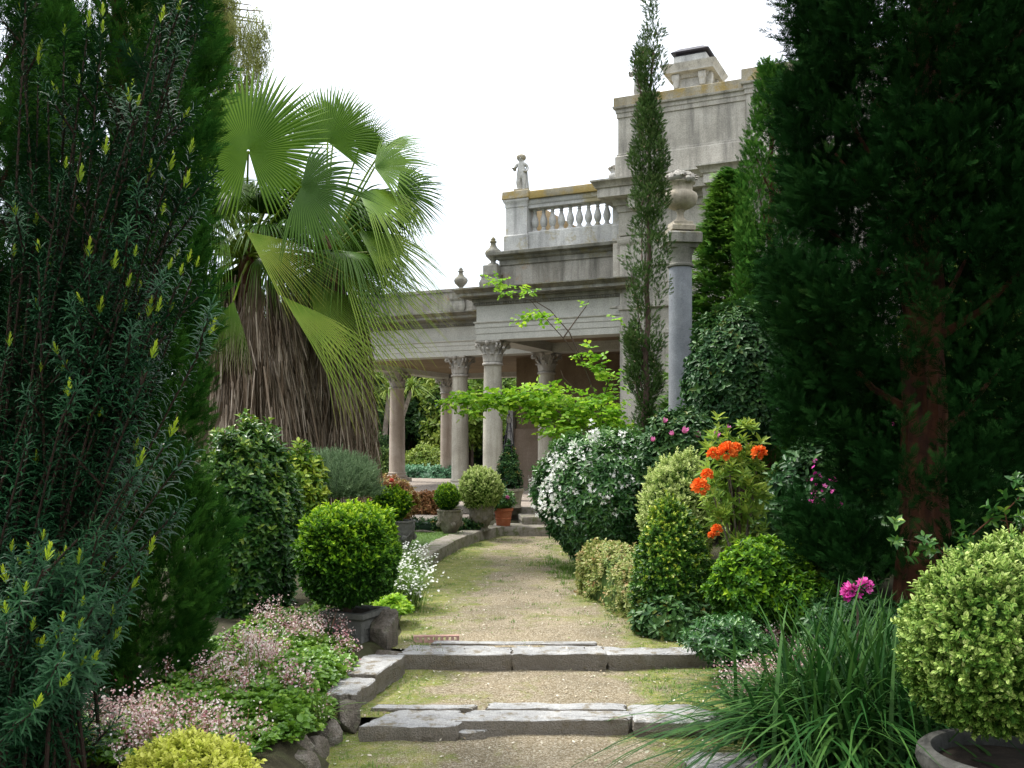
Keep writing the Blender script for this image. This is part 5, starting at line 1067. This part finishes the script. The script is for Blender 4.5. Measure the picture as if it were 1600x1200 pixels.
# planting in front of the portico
def band(name, label, p0, p1, r, h, n, T, size, mat, seed, cat='hedge', base=.4, core=.8, group=None, up=.5):
    c = ((p0[0]+p1[0])/2, (p0[1]+p1[1])/2); L = math.hypot(p1[0]-p0[0], p1[1]-p0[1])/2+r; rt = thing(name, label, cat, (c[0], c[1], p0[2]), math.atan2(p1[1]-p0[1], p1[0]-p0[0]), group)
    D = ball_dirs(n, -.15); s = lambda B: np.sign(B)*np.abs(B)**.6
    rr = (1-.3*RG.random(n)**2)*(1+.08*fn(D*np.array([4, 1, 1]), 2.5, seed)); P = s(D)*np.array((L, r, h))*rr[:, None]; P[:, 2] = np.maximum(P[:, 2], .0)
    DD = nrm(D+np.array((0, 0, up))+RG.normal(size=(n, 3))*.35); A = [scatter(T, P-DD*size*.4, DD, size*RG.uniform(.7, 1.25, n), base+RG.normal(size=n)*.14+.1*fn(P, 4, seed))]
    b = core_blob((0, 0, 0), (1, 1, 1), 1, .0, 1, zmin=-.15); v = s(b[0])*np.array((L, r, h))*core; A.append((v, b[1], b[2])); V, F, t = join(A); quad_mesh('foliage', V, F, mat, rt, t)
    m = MB()
    for k in range(6): x = L*(-.8+1.6*k/5); m.tube([(x, 0, -.05), (x+.03, 0, h*.6)], [.015, .006], 5)
    m.build('stem', MAT['bark'], rt); return rt
band('low_hedge', 'rusty brown leaved low hedge in front of the left columns', (-2.35, 15.6, .36), (-1.15, 15.0, .36), .24, .44, 1500, T_gls, .08, MAT['rust'], 31)
shrub('rust_shrub', 'rust and green leaved shrub with one coral rose behind it', 'shrub', at(612, 782, 13.6), (.36, .3, .30), 900, T_gls, .08, MAT['rust'], .2, 3, .4, .7, seed=32, base=.6, ground=.34)
q = at(612, 751, 13.5); t = thing('rose', 'single coral red rose standing above the rust leaved shrub', 'flower', (q[0], q[1], .5)); V, F, tt = scatter(T_truss, np.array([[0, 0, q[2]-.5]]), np.array([[0, -.5, 1.]]), np.array([.05]), np.array([.3])); quad_mesh('bloom', V, F, MAT['redfl'], t, tt); m = MB(); m.tube([(0, 0, -.1), (0, 0, q[2]-.5)], .005, 5); m.build('stem', MAT['bark'], t)
m = MB(); m.slab([(-2.6, 13.9), (-1.1, 14.0), (-.62, 14.0), (-.55, 14.9), (-2.6, 15.1)], .3, .47, .02, 71, .006, 6); tag(m.build('pink_paving_slab', MAT['floor'], ang=30), 'flat pink paved ledge between the lawn and the rusty hedge', 'paving')
band('ground_cover', 'dark ivy like plants edging the lawn below the pink ledge', (-1.9, 13.72, .33), (-.55, 13.72, .33), .16, .17, 900, T_gls, .06, MAT['camellia'], 33, 'plant', base=.5)
rock('rock', 'flat pinkish rock lying on the lawn left of the small ball pot', (-1.22, 13.32, .35), (.16, .06, .03), 81)
rock('rock', 'small flat rock at the lawn edge under the dark ivy like plants', (-1.48, 13.45, .36), (.12, .06, .035), 82)
m = MB(); m.rings(-3.2, -2.3, 15.9, 16.2, [(0, .35), (0, .66), (.02, .67), (.02, .72)]); tag(m.build('low_wall', MAT['urn'], bevel=.01), 'short pale stone wall stub beside the palm skirt', 'wall')

# ------------------------------------------------------------ woodland seen through the colonnade and behind
def tree(name, label, c, h, rad, n, size, mat, seed, T=T_for, group='trees behind the colonnade', base=.45, trunk=.1, zc=None, cat='tree', bark='bark', low=.8, var=.2):
    x, y, z0 = c; rt = thing(name, label, cat, (x, y, z0), group=group); g = np.random.default_rng(seed); A = []; m = MB(); zc = zc or h*.62
    m.tube([(0, 0, -.2), (.05*h*g.normal()*.2, 0, h*.3), (0, 0, h*.6), (0, 0, h*.85)], [trunk, trunk*.8, trunk*.5, trunk*.15], 8); K = 16
    for k in range(K):
        d = ball_dirs(1, -.7)[0]; cc = np.array((0, 0, zc))+d*np.array((rad, rad, (h-zc)*.85))*g.uniform(.45, .85); r = rad*g.uniform(.28, .46); m.tube([(0, 0, zc*.6), tuple(cc*.6+np.array((0, 0, zc*.25))), tuple(cc)], [trunk*.35, trunk*.2, trunk*.06], 5)
        q = n//K; D = ball_dirs(q); P = cc+D*r*(1-.5*RG.random(q)**2)[:, None]*np.array((1, 1, low)); DD = nrm(D+np.array((0, 0, .1))+RG.normal(size=(q, 3))*.4)
        A.append(scatter(T, P, DD, size*RG.uniform(.7, 1.3, q), base+g.normal()*.13+RG.normal(size=q)*var*.6))
    V, F, t = join(A); quad_mesh('crown', V, F, MAT[mat], rt, t); m.build('trunk', MAT[bark], rt); return rt
for (px, Y, h, rad, mat, lb) in [(560, 36, 5.6, 2.0, 'forest', 'dark woodland tree far left behind the palm skirt'), (640, 38, 6.0, 2.2, 'forest', 'dark woodland tree seen between the pink columns'), (700, 36, 5.6, 1.7, 'forest', 'dark tree behind the second and third columns'),
                                 (735, 35, 5.2, 1.5, 'forestlit', 'lighter yellow green tree seen right of the pink columns'), (775, 37, 5.8, 1.9, 'forest', 'dark tree behind the corner column'), (480, 34, 5.0, 2.2, 'forest', 'dark tree hidden mostly by both palms'), (400, 33, 5.2, 2.3, 'forest', 'dark tree behind the nearer palm skirt')]:
    tree('woodland_tree', lb, ((px-800)*Y/FPX, Y, .3), h, rad, 5200, .34, mat, int(px), zc=h*.48)
band('far_hedge', 'dark mixed hedge closing the garden far behind the colonnade', (-12, 40, .3), (3, 41, .3), 1.4, 3.6, 9000, T_for, .40, MAT['forest'], 35, core=.9, base=.35)
m = MB(); m.box(0, 0, 0, 0, 0, 0)
band('clipped_hedge', 'square clipped dark hedge left of the pink column', (-5.2, 30.5, .3), (-4.15, 30.0, .3), .5, 1.6, 2600, T_box, .12, MAT['forest'], 36, core=.93, base=.35)
shrub('round_shrub', 'rounded yellow green shrub seen between the pink columns', 'shrub', at(664, 748, 30), (.75, .7, .95), 3000, T_for, .17, MAT['forestlit'], .12, 3, .3, .4, seed=37, base=.55, ground=.3)
shrub('round_shrub', 'small dark green shrub at the foot of the clipped hedge', 'shrub', at(597, 745, 27.5), (.4, .4, .7), 1200, T_for, .13, MAT['forest'], .2, 3, .3, .4, seed=38, base=.6, ground=.3)
band('ground_cover', 'low blue green plants behind the rusty hedge', (-3.3, 28.6, .35), (-1.7, 28.0, .35), .5, .5, 1200, T_gls, .14, MAT['bluegreen'], 39, 'plant')
q = at(676, 745, 20.2); 
# strappy leaved tree with forked trunk beyond the colonnade
t = thing('cabbage_palm', 'forked pale trunked tree with strappy leaf heads behind the pink column', 'tree', (-4.3, 31.5, .3)); m = MB()
for (dx, h) in ((-.9, 3.1), (-.35, 3.4), (.25, 2.9), (1.0, 3.0)): m.tube([(.3 if dx > 0 else -.1, 0, -.1), (dx*.35, 0, h*.35), (dx*.7, 0, h*.7), (dx, 0, h)], [.13, .10, .08, .06], 8)
MAT['palebark'] = stonemat('pale_bark', (.14, .11, .09), (.24, .20, .16), (.32, .28, .23), streak=.4, scale=3, grime=(.08, .06, .05)); m.build('trunk', MAT['palebark'], t)
for (dx, h) in ((-.9, 3.1), (-.35, 3.4), (.25, 2.9), (1.0, 3.0)):
    n = 130; blades('leaf_head', np.tile([[dx, 0, h-.05]], (n, 1)), RG.uniform(0, 6.28, n), RG.uniform(.6, 1.0, n), np.full(n, .05), RG.uniform(.2, 1.3, n), MAT['forestlit'], t, ns=4, droop=.7)
# weeping tree at the top left
rt = thing('weeping_tree', 'tall olive green weeping tree rising behind the palm', 'tree', (-5.95, 17.5, .3)); n = 10000
m = MB(); m.tube([(0, 0, -.2), (.1, 0, 4), (0, 0, 7), (.1, 0, 9.8)], [.22, .18, .12, .03], 10)
cl = []; gg = np.random.default_rng(8)
for k in range(150):
    a = gg.uniform(0, 6.28); e = gg.uniform(-.35, 1.3); r = gg.uniform(.9, 1.5); p = np.array((r*math.cos(a)*math.cos(e), r*math.sin(a)*math.cos(e), 8.6+1.6*math.sin(e))); cl.append(p)
    if k % 4 == 0: m.tube([(0, 0, 7.2), tuple(p*np.array((.5, .5, 1))), tuple(p)], [.05, .03, .01], 5)
cl = np.array(cl); i = RG.integers(0, len(cl), n); q = RG.random(n); P = cl[i]+RG.normal(size=(n, 3))*np.array((.10, .10, .08))-np.array((0, 0, 1))*(q*1.0)[:, None]; D = np.column_stack([RG.normal(size=n)*.3, RG.normal(size=n)*.3, -np.ones(n)])
V, F, tt = scatter(sprig(8, .5, .07, 1.2, 15, 40, seed=70), P, D, RG.uniform(.14, .24, n), .5+RG.normal(size=n)*.2); quad_mesh('crown', V, F, MAT['willow'], rt, tt); m.build('trunk', MAT['palebark'], rt)
tree('woodland_tree', 'dark tree filling the gap left of the nearer palm', (-6.2, 14.5, .3), 5.5, 1.6, 5200, .22, 'forest', 88, group=None, zc=2.8)

# ------------------------------------------------------------ right side shrubs
s = shrub('mexican_orange', 'large round bush of white flowers at the right of the path', 'flowering shrub', at(945, 772, 10.2), (.68, .62, .70), 7200, T_org, .10, MAT['orangeleaf'], .12, 2.6, .35, .45, core=.80, seed=41, base=.28, topy=.16, ground=.2)
c = np.array(at(945, 772, 10.2)); D = ball_dirs(400, -.25); k = D[:, 0]*-.6+D[:, 2]*.8+D[:, 1]*-.5+RG.normal(size=400)*.45 > .62; D = D[k]; B = c+D*np.array((.70, .62, .60))*1.02*(1+.12*fn(D, 2.6, 41))[:, None]-np.array(s.location)
P = np.repeat(B, 9, 0)+RG.normal(size=(len(B)*9, 3))*.032; DD = np.repeat(D, 9, 0)+RG.normal(size=(len(P), 3))*.5
V, F, t = scatter(T_fl4, P, DD, .040*RG.uniform(.7, 1.2, len(P)), RG.random(len(P))); quad_mesh('flowers', V, F, MAT['whitefl'], s, t)['kind'] = 'stuff'
ex = []
for (px, py) in [(857,795),(862,775),(850,760),(858,735),(870,715),(895,700),(905,820),(845,780),(930,680),(975,680),(925,672),(860,750),(843,790),(870,810),(880,725)]:
    q = np.array(at(px, py, 9.75)); 
    for j in range(13): ex.append(q+RG.normal(size=3)*.035)
ex = np.array(ex)-np.array(s.location); V, F, t = scatter(T_fl4, ex, RG.normal(size=ex.shape)+np.array((0, -1, .6)), .046*RG.uniform(.7, 1.2, len(ex)), RG.random(len(ex))); quad_mesh('flower_clusters', V, F, MAT['whitefl'], s, t)['kind'] = 'stuff'
# low variegated hedge, golden tipped bush, cream bush
band('low_hedge', 'low cream and pink tinged variegated hedge along the right path edge', (.83, 9.0, .19), (1.18, 7.35, .19), .25, .50, 4200, T_hdg, .062, MAT['hedge'], 43, base=.35, core=.85)
shrub('clipped_bush', 'cream variegated egg shaped bush behind the golden tipped bush', 'clipped bush', at(1062, 800, 8.5), (.33, .30, .50), 4600, T_var, .046, MAT['varieg'], .08, 3, .3, .5, core=.86, seed=44, base=.42, ground=.2)
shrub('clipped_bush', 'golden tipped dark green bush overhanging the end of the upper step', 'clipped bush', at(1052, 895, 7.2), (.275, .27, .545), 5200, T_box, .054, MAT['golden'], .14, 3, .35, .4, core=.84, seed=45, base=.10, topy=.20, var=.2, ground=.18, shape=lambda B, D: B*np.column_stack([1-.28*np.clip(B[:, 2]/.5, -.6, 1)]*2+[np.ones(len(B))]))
shrub('low_shrub', 'dark broad leaved plant wrapped round the base of the golden tipped bush', 'shrub', at(1050, 975, 6.95), (.28, .22, .20), 420, T_cam, .09, MAT['camellia'], .15, 3, .35, .4, core=.7, seed=46, base=.6, ground=.18)
# lime leaved tree with layered branches
def branch_tree(name, label, basep, limbs, clusters, size, mat, T, bark='bark', seed=3, cat='tree', trunk=.05):
    rt = thing(name, label, cat, basep); o = np.array(basep); m = MB()
    m.tube([(0, 0, -.1), (0, 0, .35)], [trunk, trunk*.8], 8)
    for L in limbs:
        P = [Vector(np.array(at(*p))-o) for p in L]
        P = [Vector((0, 0, .3))]+P if L[0][1] > 700 else P
        m.tube([tuple(p) for p in P], [trunk*.42*(1-.85*i/len(P)) for i in range(len(P))], 6)
    m.build('branches', MAT[bark], rt); A = []
    for (px, py, Y, rx, ry, rz, n) in clusters:
        n = int(n*.62) if py < 560 else n
        c = np.array(at(px, py, Y))-o; q = RG.normal(size=(n, 3))*.5; q /= np.maximum(1, np.linalg.norm(q, axis=1, keepdims=True)); P = c+q*np.array((rx*1.1, ry, rz*1.1)); D = nrm(q*np.array((1, 1, .3))+RG.normal(size=(n, 3))*.3+np.array((-.3, -.2, -.05)))
        A.append(scatter(T, P, D, size*(.8 if py < 560 else 1)*RG.uniform(.7, 1.25, n), .45+RG.normal(size=n)*.2, M=frames_up(D)))
    V, F, t = join(A); quad_mesh('leaves', V, F, MAT[mat], rt, t); return rt
Yb = 11.7
branch_tree('lime_tree', 'small tree with fresh lime green leaves reaching across the portico', (1.25, 11.8, .3),
    [[(945,720,Yb),(905,660,Yb),(860,632,Yb-.1),(800,625,Yb-.2),(750,628,Yb-.2),(700,632,Yb-.2)], [(945,720,Yb),(920,650,Yb),(880,610,Yb-.2)], [(945,720,Yb),(900,690,Yb-.2),(870,660,Yb-.3)],
     [(950,705,Yb),(938,640,Yb),(912,570,Yb),(880,528,Yb),(850,495,Yb),(830,470,Yb),(800,460,Yb),(770,440,Yb)], [(912,570,Yb),(890,520,Yb),(860,485,Yb),(835,470,Yb),(830,450,Yb)], [(880,528,Yb),(900,500,Yb),(915,480,Yb),(920,470,Yb)], [(935,655,Yb),(905,615,Yb),(880,590,Yb),(876,578,Yb)], [(938,640,Yb),(950,600,Yb),(940,560,Yb),(905,545,Yb)]],
    [(705,630,Yb-.2,.14,.2,.05,22),(735,622,Yb-.2,.16,.2,.07,40),(765,632,Yb-.2,.2,.2,.08,60),(800,622,Yb-.2,.22,.25,.10,95),(835,618,Yb-.2,.22,.3,.12,70),(865,625,Yb-.2,.25,.3,.16,100),(840,645,Yb-.3,.18,.25,.10,70),(900,640,Yb-.2,.28,.3,.20,140),(880,668,Yb-.4,.25,.3,.15,95),(930,660,Yb-.3,.25,.3,.18,110),(965,668,Yb-.3,.15,.25,.12,70),(740,645,Yb-.3,.12,.2,.04,20),(945,630,Yb,.2,.3,.12,50),
     (775,440,Yb,.10,.12,.045,26),(790,455,Yb,.09,.1,.05,22),(820,455,Yb,.09,.1,.04,18),(835,490,Yb,.10,.1,.05,18),(815,502,Yb,.12,.1,.04,20),(850,495,Yb,.07,.1,.06,12),(912,478,Yb,.07,.1,.02,6),(878,505,Yb,.08,.1,.04,8),(905,555,Yb,.08,.1,.05,12),(935,575,Yb,.12,.1,.10,22),(960,600,Yb,.12,.1,.12,24),(920,545,Yb,.08,.1,.05,10),(960,500,Yb-.9,.05,.05,.03,8)], .105, 'lime', T_lime, trunk=.022)
# camellia and dark broadleaf around the pillar foot
shrub('camellia', 'tall dark glossy camellia with bronze tips right of the pillar', 'shrub', at(1150, 600, 9.9), (.50, .45, .78), 5200, T_cam, .085, MAT['camellia'], .14, 2.6, .5, .45, core=.72, seed=51, base=.42, topy=.12, ground=.2)
rh = shrub('rhododendron', 'dark leaved rhododendron with scattered pink buds below the pillar', 'flowering shrub', at(1068, 715, 9.2), (.42, .35, .42), 2200, T_cam, .085, MAT['camellia'], .15, 3, .4, .4, core=.78, seed=52, base=.5, ground=.2)
fl = np.array([at(*p) for p in [(1052,680,8.85),(1068,677,8.85),(1037,661,9.0),(1090,684,8.9),(1118,684,8.6),(1075,712,8.85),(1136,672,8.9),(1168,700,8.9),(1020,690,8.9)]])-np.array(rh.location)
for q in fl: V, F, t = scatter(flower(5, .8, .5, 30, curl=-.1), q[None], np.array([[RG.normal()*.5, -.5, 1.]]), np.array([.07*RG.uniform(.8, 1.3)]), np.array([.4])); quad_mesh('pink_bloom', V, F, MAT['pinkfl'], rh, t)
az = shrub('azalea', 'open azalea with lime leaves and bright orange flower trusses', 'flowering shrub', at(1145, 765, 7.9), (.28, .24, .42), 95, T_azl, .12, MAT['azalea'], .25, 2.6, .6, .6, core=0, seed=53, base=.45, ground=.22)
m = MB(); g = random.Random(4); lo = az.location
for (px, py, Y) in [(1115,735,7.9),(1137,707,7.7),(1186,708,7.9),(1105,745,7.7),(1170,800,7.8),(1180,760,8.),(1130,690,8.),(1155,740,7.8)]:
    e = Vector(at(px, py, Y))-lo; m.tube([(.05, 0, -.05), (e.x*.35+.04, e.y*.3, e.z*.5), tuple(e)], [.014, .009, .004], 5)
m.build('branches', MAT['palebark'], az)
for (px, py, Y, s_) in [(1137,706,7.62,.088),(1115,710,7.62,.062),(1186,708,7.7,.070),(1105,742,7.5,.055),(1094,761,7.45,.078),(1120,828,7.5,.050),(1112,836,7.5,.035),(1150,700,7.7,.05)]:
    q = np.array(at(px, py, Y))-np.array(lo); V, F, t = scatter(T_truss, q[None], np.array([[0, -.4, 1.]]), np.array([s_*1.3]), np.array([.35])); quad_mesh('flower_truss', V, F, MAT['orangefl'], az, t)
lv = np.array([at(*p) for p in [(1160,672,7.9),(1130,672,7.9),(1185,680,7.9),(1100,705,7.9),(1135,740,7.6),(1150,735,7.6),(1165,755,7.7),(1170,790,7.6),(1190,770,7.7),(1120,760,7.6),(1140,800,7.5),(1185,830,7.7),(1130,815,7.4),(1150,850,7.5),(1110,800,7.4),(1175,720,7.8),(1125,785,7.5)]])-np.array(lo)
lv = np.repeat(lv, 3, 0)+RG.normal(size=(len(lv)*3, 3))*.03; V, F, t = scatter(T_azl, lv, np.column_stack([RG.normal(size=len(lv))*.5, RG.normal(size=len(lv))*.4-.2, np.ones(len(lv))]), .12*RG.uniform(.7, 1.1, len(lv)), .5+RG.normal(size=len(lv))*.15); quad_mesh('leaf_whorls', V, F, MAT['azalea'], az, t)
clump('grass_clump', 'upright green grass clump under the orange azalea', (1.65, 7.7, .2), 420, .42, .010, .8, MAT['grass'], .16, group='grass clumps')
shrub('green_shrub', 'fresh green mounded shrub between azalea and long grass', 'shrub', at(1190, 925, 6.6), (.33, .30, .33), 3000, T_gls, .056, MAT['box'], .22, 3, .35, .4, core=.8, seed=55, base=.22, topy=.16, ground=.18)
shrub('green_shrub', 'dull green low plants behind the pink flowers right of the step', 'shrub', at(1135, 1000, 6.0), (.22, .25, .13), 600, T_gls, .055, MAT['orangeleaf'], .35, 3, .4, .6, core=.7, seed=56, base=.25, ground=.18)
# long grass
cc = (1.66, 4.75, .12)
g1 = clump('long_grass', 'big clump of long arching dark green strap leaves at the right', cc, 1350, 1.02, .020, 1.35, MAT['longgrass'], .20, (0, 6.28), droop=.62, ns=8)
clump('long_grass', 'smaller spiky grass clump under the magenta bloom', (1.98, 5.3, .2), 520, .75, .010, 1.1, MAT['longgrass'], .13, droop=.5, ns=8)
# magenta rhododendron behind the conifer and a bloom by the trunk
t = thing('magenta_bloom', 'single magenta rhododendron truss left of the red brown trunk', 'flower', (1.80, 5.0, .3)); q = np.array(at(1340, 922, 5.0))-np.array((1.80, 5.0, .3))
V, F, tt = scatter(T_truss, np.array([q+(-.03, 0, -.01), q+(.035, 0, .02)]), np.array([[-.3, -.5, 1.], [.3, -.4, 1]]), np.array([.08, .065]), np.array([.35, .5])); quad_mesh('flower_truss', V, F, MAT['magenta'], t, tt); m = MB(); m.tube([(0, 0, -.1), tuple(q*.6), tuple(q)], .006, 5); m.build('stem', MAT['bark'], t)
V, F, tt = scatter(T_azl, np.array([q-(0, 0, .06)]*3)+RG.normal(size=(3, 3))*.02, np.array([[0, 0, 1.]]*3), np.array([.13]*3), np.array([.2]*3)); quad_mesh('leaves', V, F, MAT['longgrass'], t, tt)
mr = shrub('rhododendron', 'magenta flowered rhododendron half hidden behind the dark conifer', 'flowering shrub', at(1330, 790, 8.6), (.75, .5, .62), 1700, T_cam, .12, MAT['camellia'], .2, 3, .4, .4, core=.75, seed=61, base=.45, ground=.2)
fl = []
for (px, py) in [(1265,745),(1270,765),(1285,760),(1300,770),(1310,790),(1275,785),(1290,745),(1315,760),(1295,800),(1385,668),(1350,675),(1388,680),(1590,738),(1585,715),(1480,690),(1372,672),(1270,725)]: fl.append(at(px, py, 8.0))
fl = np.array(fl)-np.array(mr.location); fl = np.repeat(fl, 4, 0)+RG.normal(size=(len(fl)*4, 3))*.035; V, F, tt = scatter(T_fl5, fl, RG.normal(size=fl.shape)+np.array((0, -1.2, .6)), .045*RG.uniform(.6, 1.2, len(fl)), RG.random(len(fl))); quad_mesh('flowers', V, F, MAT['magenta'], mr, tt)['kind'] = 'stuff'
for (px, py, Y, rx, rz, mt, lb, sd_) in [(1500,800,10.5,1.0,1.3,'forest','dark evergreen bush far right behind the trunk',62),(1530,600,12.,.8,1.6,'forestlit','bright green sunlit bush glimpsed right of the trunk',63),(1290,640,11.6,.7,1.5,'forest','dark bush behind the hanging conifer branches',64),(1600,850,8.2,.8,.6,'camellia','dark shrub at the right edge above the variegated ball',65),(1250,850,9.6,.6,.55,'forestlit','small bright bush glimpsed under the conifer',66)]:
    shrub('background_bush', lb, 'shrub', at(px, py, Y), (rx, .6, rz), 2300, T_for, .15, MAT[mt], .2, 2.5, .45, .3, core=.7, seed=sd_, base=.5, ground=.2)
shrub('low_shrub', 'dark low leafy plant at the foot of the red brown trunk', 'shrub', (2.15, 6.0, .36), (.34, .3, .24), 900, T_cam, .08, MAT['camellia'], .25, 3, .4, .5, core=.75, seed=67, base=.4, ground=.2)
shrub('low_shrub', 'small fresh green plant between the mounded shrub and the magenta bloom', 'shrub', at(1262, 940, 6.3), (.2, .2, .16), 500, T_gls, .055, MAT['box'], .25, 3, .5, .5, core=.6, seed=68, base=.3, ground=.2)
# overhanging twigs above the ball
t = thing('twig_plant', 'thin twigs with oval green leaves behind the variegated ball', 'plant', (2.60, 5.2, .3)); m = MB(); A = []
for L in [[(1560,900),(1500,880),(1450,850),(1405,842)], [(1600,820),(1550,810),(1520,835)], [(1520,960),(1450,950),(1418,945)], [(1580,850),(1570,800),(1600,770)]]:
    P = [np.array(at(px, py, 5.0))-np.array((2.60, 5.2, .3)) for px, py in L]; m.tube([(0, 0, 0)]+[tuple(p) for p in P], [.008]+[.005-.0008*i for i in range(len(P))], 5)
    for p in P: A.append(p+RG.normal(size=(5, 3))*.035)
m.build('stems', MAT['redbark'], t); A = np.concatenate(A); V, F, tt = scatter(T_gls, A, RG.normal(size=A.shape)+np.array((0, -.5, .5)), .075*RG.uniform(.6, 1.1, len(A)), .5+RG.normal(size=len(A))*.1); quad_mesh('leaves', V, F, MAT['glossy'], t, tt)
# big variegated ball in its planter
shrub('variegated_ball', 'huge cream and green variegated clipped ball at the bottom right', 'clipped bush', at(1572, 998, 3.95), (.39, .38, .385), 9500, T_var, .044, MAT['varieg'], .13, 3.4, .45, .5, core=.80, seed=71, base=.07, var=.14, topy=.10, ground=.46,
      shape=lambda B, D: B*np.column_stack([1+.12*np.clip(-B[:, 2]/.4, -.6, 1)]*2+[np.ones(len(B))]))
t = thing('round_planter', 'weathered grey concrete planter with key pattern under the huge ball', 'planter', (2.04, 3.93, -.09)); m = MB()
m.lathe(0, 0, [(.28, 0), (.30, .02), (.315, .10), (.33, .14), (.335, .345), (.352, .35), (.36, .37), (.355, .405), (.34, .418), (.30, .42), (.285, .40), (.28, .34)], 8 if False else 48); m.build('planter_body', MAT['darkconcrete'], t, ang=35)
m = MB(); m.lathe(0, 0, [(.281, .35), (.28, .36), (.01, .37)], 24); m.build('soil', MAT['soil'], t); m = MB()
for k in range(14):
    a = k*2*math.pi/14; n_ = (math.cos(a), math.sin(a), 0); u_ = (-math.sin(a), math.cos(a), 0); o = Vector(n_)*.330-Vector(u_)*.05+Vector((0, 0, .20)); meander(m, o, u_, (0, 0, 1), n_, .0165, 1)
m.build('greek_key_band', MAT['darkconcrete'], t)
